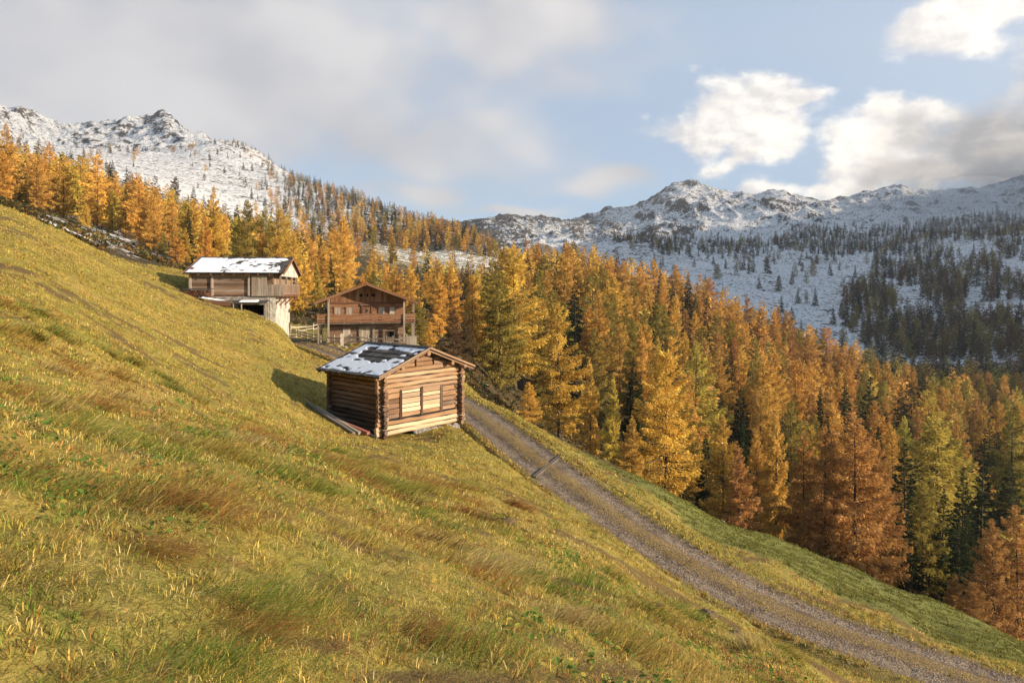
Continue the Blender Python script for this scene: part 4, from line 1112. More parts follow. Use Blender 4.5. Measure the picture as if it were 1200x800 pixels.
def conifer(seed, kind, H=20.0, Rad=3.0, nbr=85, leaves=6000, lsize=1.0, h0=.12, branch_tubes=True, lean=.0, shape=.85, broken=.0):
    """A larch or a spruce: tapered trunk with limbs, crown of needle sprays along the limbs."""
    g = np.random.default_rng(seed)
    zt = np.linspace(-1.2, H, 9); tt = np.clip(zt / H, 0, 1)
    wx = np.cumsum(g.normal(0, .05, 9)) * tt + lean * tt ** 2 * H * .05; wy = np.cumsum(g.normal(0, .05, 9)) * tt
    rad = .0125 * H * (1 - tt) ** 1.1 + .012; rad[0] *= 1.25
    segs = [(np.stack([wx, wy, zt], 1), rad)]
    cx = lambda z: np.interp(z, zt, wx); cy = lambda z: np.interp(z, zt, wy)
    q = (np.arange(nbr) + g.uniform(0, 1, nbr)) / nbr
    t = h0 * .75 + (1 - h0 * .75) * q ** .92
    az = np.arange(nbr) * 2.39996 + g.normal(0, .5, nbr)
    if kind == 'larch':
        prof = np.clip((1 - t) / (1 - h0), 0, 1) ** shape * (1 - .45 * np.exp(-((t - h0 * .8) / .10) ** 2)) * (1 + .13 * np.sin(t * 19 + seed))
        L = Rad * prof * g.uniform(.70, 1.15, nbr) * (1 + .20 * np.sin(az + g.uniform(0, 6))) + .22
        L *= np.where(g.random(nbr) < broken, .35, 1)
        el = np.interp(t, [0, .3, .7, 1], [-.22, -.02, .30, .95]) + g.normal(0, .17, nbr)
        curve = np.interp(t, [0, .5, 1], [.30, .18, .0])
    else:
        prof = np.clip((1 - t) / (1 - h0), 0, 1) ** .95
        L = Rad * prof * g.uniform(.75, 1.12, nbr) + .15
        el = np.interp(t, [0, .5, 1], [-.38, -.18, .55]) + g.normal(0, .07, nbr)
        curve = np.full(nbr, .14)
    w = L ** 1.25; cnt = np.maximum((w / w.sum() * leaves).astype(int), 3)
    bi = np.repeat(np.arange(nbr), cnt); n = len(bi)
    p = g.uniform(0.05, 1.0, n) ** .66
    Lb = L[bi]; ab = az[bi]; s = p * Lb
    dirx, diry = np.cos(ab), np.sin(ab)
    zc = t[bi] * H + s * np.sin(el[bi]) + curve[bi] * s * p * .6
    hor = s * np.cos(el[bi])
    side = g.normal(0, 1, n) * (.05 + .24 * Lb * (1.08 - p) * np.clip(p * 3, .3, 1)) * .95
    hang = np.abs(g.normal(0, 1, n)) * (.36 if kind == 'larch' else .26) * (.5 + .5 * np.clip(Lb / 2.5, 0, 1))
    C = np.stack([cx(zc) + dirx * hor - diry * side, cy(zc) + diry * hor + dirx * side, zc - hang - np.abs(side) * .12 + g.normal(0, .05, n)], 1)
    # each spray points along its limb, turned outwards and hanging a little
    ta = ab + np.sign(side) * g.uniform(.1, 1.1, n); td = np.interp(t[bi], [0, 1], [-.45, .35]) + g.normal(0, .35, n)
    if kind == 'larch': td = td - g.uniform(0, .5, n)
    A = np.stack([np.cos(ta) * np.cos(td), np.sin(ta) * np.cos(td), np.sin(td)], 1)
    rv = g.normal(0, 1, (n, 3)); B = np.cross(A, rv); B /= np.linalg.norm(B, axis=1)[:, None]
    ln = g.uniform(.30, .62, n) * lsize * (.65 + .35 * np.clip(Lb / 2, 0, 1)); wd = ln * g.uniform(.22, .42, n)
    if kind == 'spruce': ln *= 1.15; wd *= 1.15
    a = A * ln[:, None] / 2; b = B * wd[:, None] / 2
    V = np.stack([C - a - b * .5, C + a * .1 - b, C + a, C + a * .1 + b], 1).reshape(-1, 3)
    Q = np.arange(n * 4).reshape(n, 4)
    tb = g.uniform(0, 1, nbr)
    tone = np.clip(.5 * tb[bi] + .5 * g.uniform(0, 1, n), 0, 1)
    if branch_tubes:
        for i in range(0, nbr):
            if L[i] < .8: continue
            pp = np.linspace(0, .92, 4) * L[i]
            z = t[i] * H + pp * np.sin(el[i]) + curve[i] * pp * pp / L[i] * .6; h = pp * np.cos(el[i])
            segs.append((np.stack([cx(z) + np.cos(az[i]) * h, cy(z) + np.sin(az[i]) * h, z], 1), np.linspace(.012 + .012 * L[i], .008, 4)))
    TV, TQ = tubes(segs, 5 if branch_tubes else 4)
    return dict(V=V, Q=Q, tone=np.repeat(tone, 4), TV=TV, TQ=TQ, H=H)

def tree_meshes(spec, nm):
    k = conifer(**spec)
    cr = mesh_np(nm + "_crown", k['V'], quads=k['Q'], mats=(M['needles'],), attrs={'tone': ('FLOAT', 'POINT', k['tone'])})
    tr = mesh_np(nm + "_trunk", k['TV'], quads=k['TQ'], mats=(M['bark'],), smooth=True)
    return cr, tr, k['H']
LARCH_HI = [tree_meshes(dict(seed=100 + i, kind='larch', Rad=r, nbr=n, leaves=int(l * 1.45), lsize=.68, h0=h, shape=s, lean=ln, broken=bk), "larch")
            for i, (r, n, l, h, s, ln, bk) in enumerate([(4.2, 130, 17000, .05, .62, .1, .06), (3.7, 125, 15500, .08, .70, -.2, .08), (4.6, 115, 17500, .12, .52, .2, .10), (3.4, 130, 14500, .04, .76, .0, .05), (4.1, 110, 16000, .16, .56, -.3, .12)])]
LARCH_WIDE = tree_meshes(dict(seed=140, kind='larch', Rad=5.4, nbr=135, leaves=32000, lsize=.66, h0=.14, shape=.50, lean=.2, broken=.12), "broad_larch")
LARCH_MID = [tree_meshes(dict(seed=120 + i, kind='larch', Rad=r, nbr=95, leaves=10500, lsize=1.02, h0=h, shape=s, lean=ln, branch_tubes=(i < 2), broken=.06), "larch_mid")
             for i, (r, h, s, ln) in enumerate([(4.6, .04, .52, .1), (4.0, .06, .60, -.1), (5.0, .08, .44, .2), (4.3, .05, .55, 0), (3.7, .04, .66, 0)])]
SPRUCE_HI = [tree_meshes(dict(seed=200 + i, kind='spruce', Rad=r, nbr=120, leaves=8000, lsize=.9, h0=h), "spruce") for i, (r, h) in enumerate([(2.9, .04), (2.4, .03), (3.3, .07)])]
SPRUCE_MID = [tree_meshes(dict(seed=220 + i, kind='spruce', Rad=r, nbr=60, leaves=1500, lsize=1.8, h0=.04, branch_tubes=False), "spruce_mid") for i, r in enumerate([3.6, 3.0, 4.2])]
LOW = {'larch': [conifer(300 + i, 'larch', 20, r, 40, 800, 2.5, h, False, 0, s) for i, (r, h, s) in enumerate([(4.6, .05, .52), (4.0, .07, .6), (5.0, .07, .46), (4.2, .04, .58)])],
       'spruce': [conifer(340 + i, 'spruce', 20, r, 36, 380, 2.9, .03, False) for i, r in enumerate([3.7, 3.1, 4.3])]}

HUES = {'golden': (.72, .445, .100), 'amber': (.64, .36, .092), 'rust': (.49, .265, .090), 'lemon': (.60, .46, .10), 'olive': (.32, .245, .060), 'brown': (.17, .105, .050),
        'dark green': (.030, .042, .018), 'green': (.050, .062, .020), 'grey green': (.040, .048, .028)}
def hue_of(nm, g): 
    c = np.array(HUES[nm]) * g.uniform(.86, 1.14) * (1 + g.normal(0, .035, 3)); return tuple(np.clip(c, 0, 1))

tg = np.random.default_rng(31)
TREES = []     # dict(kind, x, y, z, H, hue, zone, w, rot, hero label)
def add(kind, x, y, H, hue, zone, w=1.0, label=None, wide=False):
    TREES.append(dict(kind=kind, x=x, y=y, z=gz(x, y), H=H, hue=hue, zone=zone, w=w * tg.uniform(.88, 1.14), rot=tg.uniform(0, 6.28), label=label, wide=wide))
def hero(px, top, y, hue, label, kind='larch', w=1.0, wide=False):
    x = (px - CX) / FPX * y; z = gz(x, y); H = (HY - top) / FPX * y - z
    add(kind, x, y, H, hue, 'hero', w, label, wide)
HEROES = [
 # past the road, from the hut towards the right
 (655, 355, 96, 'golden', "tall narrow golden larch past the road, the first big one right of the log hut", 'larch', .92),
 (621, 447, 88, 'golden', "short yellow larch at the foot of the tall narrow golden one past the road", 'larch', 1.2),
 (692, 420, 92, 'golden', "slim pointed golden larch between the tall narrow one and the broad one", 'larch', .85),
 (719, 440, 86, 'lemon', "slim yellow larch touching the left side of the broad spreading larch", 'larch', .85),
 (740, 486, 80, 'amber', "low amber larch half hidden under the broad spreading larch", 'larch', 1.0),
 (780, 412, 88, 'golden', "broad spreading golden larch with a rounded top on the meadow rim", 'larch', 1.0, True),
 (548, 462, 72, 'olive', "small olive larch sapling just over the rim beside the hut roof", 'larch', .8),
 (603, 288, 138, 'golden', "very tall golden topped larch rising behind the hut against the snowy ridge", 'larch', 1.35),
 (575, 330, 132, 'olive', "olive larch in shade on the left of the very tall golden topped one", 'larch', 1.2),  # olive hue stands in for the gully's shade
 (634, 372, 140, 'olive', "olive larch in shade on the right of the very tall golden topped one", 'larch', 1.2),  # gully shade put into this hue too
 (665, 283, 240, 'amber', "amber larch standing out alone against the snow right of the tall golden top", 'larch', 1.1),
 (697, 385, 140, 'olive', "thin olive larch before the dark gap behind the slim golden ones", 'larch', .85),
 (815, 400, 118, 'lemon', "greenish yellow larch behind the right shoulder of the broad spreading larch", 'larch', 1.1),
 (848, 486, 72, 'amber', "pointed bright amber larch at the left corner of the lower field", 'larch', .95),
 (866, 520, 66, 'rust', "rust larch with low branches just right of the pointed bright amber one", 'larch', 1.0),
 (887, 503, 70, 'amber', "amber larch leaning over the rim of the lower field, next to a rust one", 'larch', .9),
 (910, 478, 78, 'amber', "tall slender amber larch on the rim of the lower field", 'larch', .8),
 (941, 503, 70, 'rust', "rust larch with a bare trunk at the middle of the lower field rim", 'larch', .95),
 (966, 497, 66, 'rust', "rust larch close left of the biggest brown-orange larch on the field rim", 'larch', .8),
 (1001, 486, 66, 'rust', "biggest brown-orange larch on the lower field rim with several bare trunks around", 'larch', 1.15),
 (1030, 516, 68, 'rust', "rust larch close right of the biggest brown-orange one on the rim", 'larch', .9),
 (1046, 497, 96, 'amber', "amber larch top showing between the rim larches and the dark spruces", 'larch', 1.0),
 (1098, 492, 104, 'lemon', "wide yellow larch above the group of dark spruces", 'larch', 1.3),
 (1080, 566, 74, 'olive', "olive green slim larch among the dark spruces on the rim", 'larch', .85),
 (1118, 668, 60, 'rust', "small rust larch bush at the foot of the dark spruces", 'larch', 1.3),
 (1140, 680, 57, 'rust', "low rust larch bush near the right end of the lower field", 'larch', 1.4),
 (1164, 606, 60, 'rust', "rust larch with a visible trunk near the right end of the field rim", 'larch', 1.15),
 (1192, 590, 62, 'rust', "rust larch at the right end of the field rim, last in its row", 'larch', 1.1),
 (1185, 470, 130, 'olive', "olive yellow larch high above the right end of the field rim", 'larch', 1.2),
 (828, 505, 82, 'dark green', "dark spruce standing between the broad golden larch and the amber ones", 'spruce', 1.1),
 (868, 452, 132, 'dark green', "dark green spruce in the gap behind the pointed amber larch", 'spruce', 1.3),
 (845, 460, 150, 'green', "green spruce left of the dark gap behind the pointed amber larch", 'spruce', 1.3),
 (900, 470, 150, 'dark green', "dark spruce top half hidden behind the slender amber larch", 'spruce', 1.2),
 (1060, 512, 90, 'dark green', "dark spruce just right of the rust larches on the field rim", 'spruce', 1.1),
 (1064, 590, 68, 'dark green', "short dark spruce at the rim, left of the olive slim larch", 'spruce', 1.1),
 (1104, 570, 74, 'dark green', "dark spruce right of the olive slim larch on the rim", 'spruce', 1.15),
 (1128, 545, 86, 'dark green', "tall dark spruce in the middle of the dark group on the right", 'spruce', 1.1),
 (1150, 530, 92, 'dark green', "tall dark spruce on the right flank of the dark group", 'spruce', 1.2),
 (1020, 440, 175, 'dark green', "dark spruce rising between amber larches above the brown-orange group", 'spruce', 1.2),
 (1132, 600, 70, 'green', "lower green spruce in front of the tall dark spruces", 'spruce', 1.2),
 # left, round the barn and chalet
 (101, 237, 150, 'golden', "lone small golden larch on the snow-patched ground above the meadow edge", 'larch', 1.25),
 (206, 271, 118, 'amber', "bushy amber larch just uphill of the barn roof", 'larch', 1.5),
 (192, 272, 150, 'olive', "olive larch behind the bushy amber one uphill of the barn", 'larch', 1.2),
 (492, 350, 92, 'olive', "olive larch close to the right eave of the chalet", 'larch', 1.25),
 (503, 376, 88, 'golden', "small golden larch right of the chalet balcony", 'larch', 1.1),
 (532, 362, 98, 'brown', "dull brown larch in shade between the chalet and the tall golden top", 'larch', 1.3),  # its shade is put into the brown hue
 (546, 366, 104, 'brown', "second dull brown larch in shade right of the chalet, nearer the gully", 'larch', 1.2),  # browned for shade as well
 (357, 300, 120, 'golden', "bright golden larch right behind the barn gable", 'larch', 1.0),
 (372, 306, 126, 'lemon', "yellow larch behind the gap between barn and chalet", 'larch', 1.0),
 (58, 166, 228, 'amber', "tall bare-stemmed amber larch standing over the upper edge of the meadow", 'larch', 1.2),
 (38, 192, 215, 'olive', "olive larch left of the tall bare-stemmed amber larch", 'larch', 1.3),
 (12, 168, 210, 'amber', "amber larch at the far left end of the wood", 'larch', 1.3),
]
for h in HEROES: hero(h[0], h[1], h[2], h[3], h[4], h[5], h[6], len(h) > 7)
HXY = np.array([(t['x'], t['y']) for t in TREES])

def scatter(x0, x1, y0, y1, cell, fn):
    nx, ny = int((x1 - x0) / cell), int((y1 - y0) / cell)
    i, j = np.meshgrid(np.arange(nx), np.arange(ny)); i = i.ravel(); j = j.ravel()
    X = x0 + (i + .5 + tg.uniform(-.42, .42, len(i)) + .5 * (j % 2)) * cell; Y = y0 + (j + .5 + tg.uniform(-.42, .42, len(i))) * cell
    PX = CX + FPX * X / np.maximum(Y, 1); ok = (PX > -160) & (PX < 1650) & (Y > 40)
    X, Y, PX = X[ok], Y[ok], PX[ok]; Z = ground(X, Y); PY = HY - FPX * Z / Y
    p = fn(PX, Y, PY, X); k = tg.random(len(X)) < p
    return X[k], Y[k], PX[k], PY[k]
SKY_TREES = np.array([(-200,150),(0,166),(60,170),(130,216),(170,212),(230,232),(300,256),(350,268),(410,286),(480,290),(560,296),(600,286),(700,288),(760,298),(800,308),(850,330),(900,350),(950,372),(1000,392),(1040,404),(1100,415),(1400,425)], float)
START = np.array([(-200,140),(0,145),(60,172),(90,185),(150,168),(200,142),(240,120),(330,112),(420,106),(520,106),(560,112),(600,118),(640,122),(740,116),(770,74),(830,62),(900,60),(1000,60),(1100,60),(1200,60),(1400,60)], float)
def zone_wood(PX, Y, PY, X):
    p = (Y > np.interp(PX, START[:, 0], START[:, 1])).astype(float) * (Y < np.where(PX < 620, 372, 495))
    p *= np.where(PX < 560, .74, .92)
    hol = np.exp(-((PX - 680) / 75) ** 2 - ((Y - 145) / 45) ** 2) + np.exp(-((PX - 860) / 30) ** 2 - ((Y - 125) / 30) ** 2); p *= 1 - np.clip(.9 * hol, 0, .95)          # the open gully with snow
    strip = np.exp(-((PX - 520) / 90) ** 2 - ((Y - 345) / 30) ** 2); p *= 1 - .8 * strip        # under the pasture strip
    return p
def far_from_heroes(X, Y, r):
    return (((X[:, None] - HXY[None, :, 0]) ** 2 + (Y[:, None] - HXY[None, :, 1]) ** 2).min(1) > r * r)
X, Y, PX, PY = scatter(-330, 480, 50, 497, 7.3, zone_wood)
k = far_from_heroes(X, Y, 4.2) & (far_from_heroes(X, Y, 7.0) | (Y > 140) | (PX > 840))
for a, b in ((101, 150), (206, 118)): k &= np.hypot(X - (a - CX) / FPX * b, Y - b) > 11
for x, y, px, py in zip(X[k], Y[k], PX[k], PY[k]):
    H = tg.uniform(14, 22.5) * (1.06 if px > 640 else 1 if px > 560 else .86)
    if tg.random() < .14: H *= .62
    top = (np.interp(px, SKY_TREES[:, 0], SKY_TREES[:, 1]) if tg.random() < .8 else 0) + tg.uniform(-3, 16)
    if 405 < px < 600: top = max(top, 322 - tg.uniform(0, 16) if tg.random() < .86 else 292)
    H = min(H, (HY - top) / FPX * y - gz(x, y))
    if H < 6: continue
    if y < 95 and px > 740: H = min(H, tg.uniform(11, 16.5))
    ps = .06 if px < 560 else (.20 if px < 800 else .38 if y < 210 else .20 if y < 372 else .5)
    if px > 1030 and y < 190: ps = .60
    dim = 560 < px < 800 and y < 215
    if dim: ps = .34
    if tg.random() < ps:
        add('spruce', x, y, H * .95, 'dark green' if tg.random() < .7 else 'green', 'wood', 1.05); continue
    r = tg.random()
    if px < 560: hu = 'golden' if r < .46 else 'amber' if r < .78 else 'lemon' if r < .88 else 'olive'
    elif px < 800: hu = 'golden' if r < .38 else 'amber' if r < .78 else 'olive' if r < .92 else 'rust'
    elif px < 1000: hu = 'amber' if r < .50 else 'golden' if r < .66 else 'rust' if r < .88 else 'olive'
    else: hu = 'amber' if r < .30 else 'rust' if r < .52 else 'olive' if r < .84 else 'lemon'
    if dim and tg.random() < .5: hu = 'olive'  # gully shade put into the hue of half the larches
    if y > 372: hu = 'brown' if tg.random() < .5 else 'olive' if tg.random() < .6 else hu  # shade over the far rows put into darker hues
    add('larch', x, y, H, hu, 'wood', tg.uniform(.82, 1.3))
def zone_ridge(PX, Y, PY, X):
    p = ((PX > 290) & (PX < 640) & (Y > 375) & (Y < 860)).astype(float) * smooth(PX, 285, 400) * .86
    p *= 1 - .97 * ((PX > 415) & (PX < 600) & (Y > 385) & (Y < 470))
    p *= smooth(Y, 900, 760)
    return p
X, Y, PX, PY = scatter(-420, 40, 375, 880, 8.0, zone_ridge)
for x, y, px, py in zip(X, Y, PX, PY):
    H = tg.uniform(8.5, 14.5); r = tg.random(); fr = np.clip((y - 450) / 300, 0, 1)
    if r < .22 + .38 * fr: add('spruce', x, y, H * .9, 'dark green' if tg.random() < .6 else 'grey green', 'ridge', 1.05)
    else: add('larch', x, y, H, 'golden' if tg.random() < .3 - .3 * fr else 'amber' if tg.random() < .45 - .4 * fr else 'olive' if tg.random() < .4 else 'rust' if tg.random() < .5 else 'brown', 'ridge', 1.15)
def zone_snow(PX, Y, PY, X):
    p = ((PX > -60) & (PX < 440) & (Y > 380) & (Y < 1180)).astype(float)
    d = .05 + .5 * smooth(PX, 230, 400) * smooth(Y, 500, 700) + .22 * smooth(Y, 520, 400) 
    return p * d * (.4 + 1.2 * (fbm(X, Y, 90, 2, 5) > -.1))
X, Y, PX, PY = scatter(-900, -60, 380, 1180, 12.5, zone_snow)
for x, y, px, py in zip(X, Y, PX, PY):
    H = tg.uniform(6, 12) if y > 520 else tg.uniform(10, 16)
    if tg.random() < .5: add('spruce', x, y, H, 'grey green' if tg.random() < .5 else 'dark green', 'snowfield', 1.2)
    else: add('larch', x, y, H, 'brown' if tg.random() < .5 else 'amber', 'snowfield', 1.3)
GROVES = [(1018,352,30,20,.95),(1110,345,26,26,.95),(1075,322,26,14,.75),(985,288,36,13,.8),(1050,284,50,14,.7),(1110,272,40,11,.55),(1165,266,40,16,.5),(1195,285,30,20,.6),(1150,318,24,16,.5),
          (930,284,26,9,.6),(880,292,22,8,.5),(840,290,20,9,.6),(790,290,26,8,.5),(745,280,26,8,.45),(955,272,30,8,.6),(1180,340,30,16,.45),(1060,385,40,11,.7),(1120,396,110,26,.97),(1130,402,60,12,.9),(1195,404,40,18,.95),(1080,412,60,8,.9),(1000,378,24,8,.5),(1035,316,14,12,.6),(1090,300,30,9,.5)]
def zone_across(PX, Y, PY, X):
    p = np.zeros(len(PX))
    for a, b, ra, rb, w in GROVES: p = np.maximum(p, w * (((PX - a) / ra) ** 2 + ((PY - b) / rb) ** 2 + fbm(X, Y, 60, 2, 8) * .5 < 1))
    p = np.maximum(p, .045 * ((PY > 262) & (PX > 720)))
    return p * ((PX > 690) & (Y > 480) & (Y < 1750))
X, Y, PX, PY = scatter(60, 1300, 480, 1750, 8.8, zone_across)
for x, y, px, py in zip(X, Y, PX, PY):
    H = tg.uniform(11, 24) * (1 if y < 1000 else .85)
    if tg.random() < (.55 if py < 320 else .42): add('spruce', x, y, H, 'grey green' if tg.random() < .4 else 'dark green', 'across', 1.25)
    else: add('larch', x, y, H * .95, 'brown' if tg.random() < .7 else 'olive', 'across', 1.25)  # shade of the far slope put into dull larch hues

# which trees show, and how large: front to back through a coarse picture
def show_area():
    W_, H_ = 520, 270                                   # cells of 2.5 x 3 picture pixels
    buf = np.zeros((H_, W_), bool)
    for t in sorted(TREES, key=lambda q: q['y']):
        px = CX + FPX * t['x'] / t['y']; pb = HY - FPX * t['z'] / t['y']; h = t['H'] * FPX / t['y']; pt = pb - h
        rim = float(rim_row(np.clip(px, -95, 1295), t['y']))
        hw = h * .15 * t['w'] + .6; a = 0
        for r in range(max(int(pt / 3), 0), min(int(min(pb, rim) / 3) + 1, H_)):
            f = np.clip((r * 3 + 1.5 - pt) / h, .05, 1); ww = hw * (f ** .8 if f < .8 else .8)
            c0, c1 = int(max((px - ww) / 2.5, 0)), int(min((px + ww) / 2.5 + 1, 480))
            if c1 > c0:
                s = buf[r, c0:c1]; a += (~s).sum(); s[:] = True
        t['area'] = a
show_area()
tot = {k: sum(1 for t in TREES if t['kind'] == k) for k in ('larch', 'spruce')}
single = {'larch': [], 'spruce': []}
for k in single:
    L = [t for t in TREES if t['kind'] == k and t['area'] > 1]
    L.sort(key=lambda t: (t['label'] is None, -t['area']))
    single[k] = L[:296]
ids = {id(t) for k in single for t in single[k]}
REST = [t for t in TREES if id(t) not in ids and (t['area'] > 0 or tg.random() < (.35 if t['y'] < 380 else .15))]
print("trees", tot, "single", {k: len(v) for k, v in single.items()}, "rest", len(REST))

# where a tree stands, in words, for its label
COLW = {'golden': 'golden', 'amber': 'amber orange', 'rust': 'rust brown', 'lemon': 'pale yellow', 'olive': 'olive yellow', 'brown': 'dull brown', 'dark green': 'dark green', 'green': 'mid green', 'grey green': 'grey green'}
def where(t):
    px = CX + FPX * t['x'] / t['y']; pb = HY - FPX * t['z'] / t['y']; pt = pb - t['H'] * FPX / t['y']; z = t['zone']
    if z == 'ridge': return "on the wooded ridge above the pasture strip" if px > 420 else "on the ridge shoulder left of the pasture strip"
    if z == 'snowfield': return "on the left snowfield near the skyline" if t['y'] > 800 else "on the left snowfield above the golden wood"
    if z == 'across':
        if pb < 292: return "high on the shaded snow slope across the valley" if px > 960 else "small on the snow under the back ridge"
        if pb < 368: return "midway down the shaded snow slope across the valley"
        return "at the foot of the snow slope, along the valley floor"
    if px < 215: return "in the wood over the meadow's top edge" if t['y'] < 270 else "deeper in the wood over the meadow's top edge"
    if px < 370: return "in the wood directly above the barn roof" if t['y'] < 240 else "high in the wood above the barn"
    if px < 560: return "in the wood behind the chalet" if t['y'] < 240 else "under the pasture strip, high above the chalet"
    if px < 760:
        return "in the gully wood right of the hut" if t['y'] < 200 else "on the wood's skyline against the grey back ridge"
    if px < 1010:
        return "in the front rows past the lower field" if t['y'] < 130 else "midway up the slope past the lower field" if t['y'] < 230 else "in the top rows of the slope past the road"
    return "in the front rows near the dark spruce group" if t['y'] < 130 else "in the middle of the lower right wood" if t['y'] < 230 else "in the back rows of the lower right wood"

cache = {}
def place(t):
    k = t['kind']; name = k + "_tree"; d = t['y']
    hi = d < 175
    lst = LARCH_HI if (k == 'larch' and hi) else LARCH_MID if k == 'larch' else SPRUCE_HI if hi else SPRUCE_MID
    i = int(tg.integers(len(lst)))
    cr, tr, H0 = LARCH_WIDE if t['wide'] else lst[i]
    s = t['H'] / H0; sw = s * t['w'] * (1.12 if t['H'] < 12 else 1.0)
    key = ('wide' if t['wide'] else k, hi, i)
    if key not in cache:
        r = thing(name, (0, 0, 0)); c = link("crown", cr, r); b = link("trunk", tr, r); cache[key] = (r, c, b)
    else:
        r0, c0, b0 = cache[key]
        r = r0.copy(); c = c0.copy(); b = b0.copy(); c.parent = r; b.parent = r
        for o in (r, c, b): COL.objects.link(o)
    r.location = (t['x'], t['y'], t['z'] - .15); r.rotation_euler = (0, 0, t['rot']); r.scale = (sw, sw, s)
    c.color = (*hue_of(t['hue'], tg), 1)
    if t['label']: lab, grp = t['label'], None
    else:
        sz = "tall" if t['H'] > 17 else "low" if t['H'] < 11 else "middling"
        lab = f"{sz} {COLW[t['hue']]} {k} {where(t)}"; grp = f"{COLW[t['hue']]} {k}es {where(t)}" if k == 'larch' else f"{COLW[t['hue']]} spruces {where(t)}"
        grp = f"{sz} " + grp
    for o_ in (r,):
        for q in ("label", "category", "group"):
            if q in o_: del o_[q]
    tag(r, lab, k, grp)
for k in ('larch', 'spruce'):
    for t in single[k]: place(t)
def build_rest(kind, name, label):
    V = []; Q = []; TN = []; HU = []; TV = []; TQ = []; b = 0; tb = 0
    for t in REST:
        if t['kind'] != kind: continue
        lo = LOW[kind][int(tg.integers(len(LOW[kind])))]
        s = t['H'] / lo['H']; sw = s * t['w']; c, sn = math.cos(t['rot']), math.sin(t['rot'])
        Rm = np.array([[c * sw, -sn * sw, 0], [sn * sw, c * sw, 0], [0, 0, s]]); o = np.array([t['x'], t['y'], t['z'] - .15])
        v = lo['V'] @ Rm.T + o; V.append(v); Q.append(lo['Q'] + b); b += len(v); TN.append(lo['tone']); HU.append(np.broadcast_to(hue_of(t['hue'], tg), (len(v), 3)))
        w = lo['TV'] @ Rm.T + o; TV.append(w); TQ.append(lo['TQ'] + tb); tb += len(w)
    V = np.concatenate(V); TV = np.concatenate(TV)
    A = np.concatenate([V, TV]); Qa = np.concatenate(Q + [q + len(V) for q in TQ])
    me = mesh_np(name, A, quads=Qa, mats=(M['wood_needles'], M['bark']),
                 attrs={'tone': ('FLOAT', 'POINT', np.concatenate([np.concatenate(TN), np.zeros(len(TV))])), 'hue': ('FLOAT_COLOR', 'POINT', np.concatenate([np.concatenate(HU), np.full((len(TV), 3), .05)]))})
    mi = np.zeros(len(Qa), np.int32); mi[sum(len(q) for q in Q):] = 1; me.polygons.foreach_set("material_index", mi)
    tag(link(name, me), label, "forest", kind='stuff')
build_rest('larch', "larch_forest", "orange and brown larch wood filling in behind the nearer trees")
build_rest('spruce', "spruce_forest", "scattered dark spruces far up the slopes and inside the wood")

# ------------------------------------------------------------------ grass and small growth on the meadow
def grass_mat():
    t, b, out = new_mat('grass')
    hue = attr(t, 'hue', 'Color')
    d = t.new('ShaderNodeBsdfDiffuse'); tr = t.new('ShaderNodeBsdfTranslucent'); mx = t.new('ShaderNodeMixShader')
    t.put(d.inputs['Color'], hue); t.put(tr.inputs['Color'], hue); mx.inputs[0].default_value = .35
    t.l.new(d.outputs[0], mx.inputs[1]); t.l.new(tr.outputs[0], mx.inputs[2]); t.l.new(mx.outputs[0], out.inputs[0])
grass_mat()
gg = np.random.default_rng(77)
def hut_free(x, y):
    ok = np.ones(len(x), bool)
    for ox, oy, rz, x0, x1, y0, y1 in ((-6.12, 32, math.atan2(.753, .658), -.25, 5.3, -.2, 4.2), (-20.47, 58.47, R(8), -6.8, .5, -.2, 8), (float(chalet.location.x), float(chalet.location.y), R(11), -4.6, 4.6, -1.0, 8)):
        dx, dy = x - ox, y - oy; c, s = math.cos(rz), math.sin(rz); lx = dx * c + dy * s; ly = -dx * s + dy * c
        ok &= ~((lx > x0) & (lx < x1) & (ly > y0) & (ly < y1))
    return ok
def meadow_ok(x, y, mid=.25):
    px = CX + FPX * x / np.maximum(y, .3)
    ok = (y < np.interp(px, RIM[:, 0], RIM[:, 1]) + 2) & hut_free(x, y)
    D, Z, L = road_dist(x, y)
    edge = 1.38 + .3 * fbm(x, y, 1.1, 2, 4)
    ok &= (D > edge) | ((np.abs(L) < .34 + .25 * fbm(x, y, .9, 2, 6)) & (gg.random(len(x)) < mid))
    zr_ = np.where(D < 1.6, Z + .03, -1e9)
    return ok, zr_, D
PAL = np.array([(.17, .24, .040), (.38, .315, .066), (.53, .375, .098), (.56, .43, .175), (.40, .19, .060), (.17, .090, .036)])
def grass_hue(x, y, n):
    """Green, olive, gold, straw, rust and brown in drifts."""
    a = fbm(x, y, 5.0, 3, 201); b = fbm(x, y, 1.4, 3, 202); c = fbm(x * .8 + y * .3, y * 2.2 - x * .9, 3.0, 3, 203)
    w = np.stack([.55 + 1.3 * b - .7 * a - .02 * np.clip(y, 0, 25), 1.0 + .5 * b, .95 + .8 * a + .012 * np.clip(y, 0, 40), .55 + .6 * a - .6 * b, .50 - 1.1 * b + 1.6 * c, .25 + 1.9 * c - .4 * b], 1)
    w = np.clip(w, .03, None); w /= w.sum(1)[:, None]
    k = (gg.random(n)[:, None] > np.cumsum(w, 1)).sum(1).clip(0, 5)
    c = PAL[k] * gg.uniform(.45, 1.42, n)[:, None]
    D, Z, L = road_dist(x, y)
    low = smooth(-L + 1.2 * fbm(x, y, 2.2, 3, 15), 4.5, 5.3) * smooth(x, 1, 6) * (y < 60)                    # mown lower field: green, darkened in colour for the grazing sun
    return c * (1 - .85 * low[:, None]) + .85 * low[:, None] * np.array([.140, .152, .040]) * (1 + .5 * fbm(x, y, 3, 3, 520))[:, None] * gg.uniform(.5, 1.4, n)[:, None]
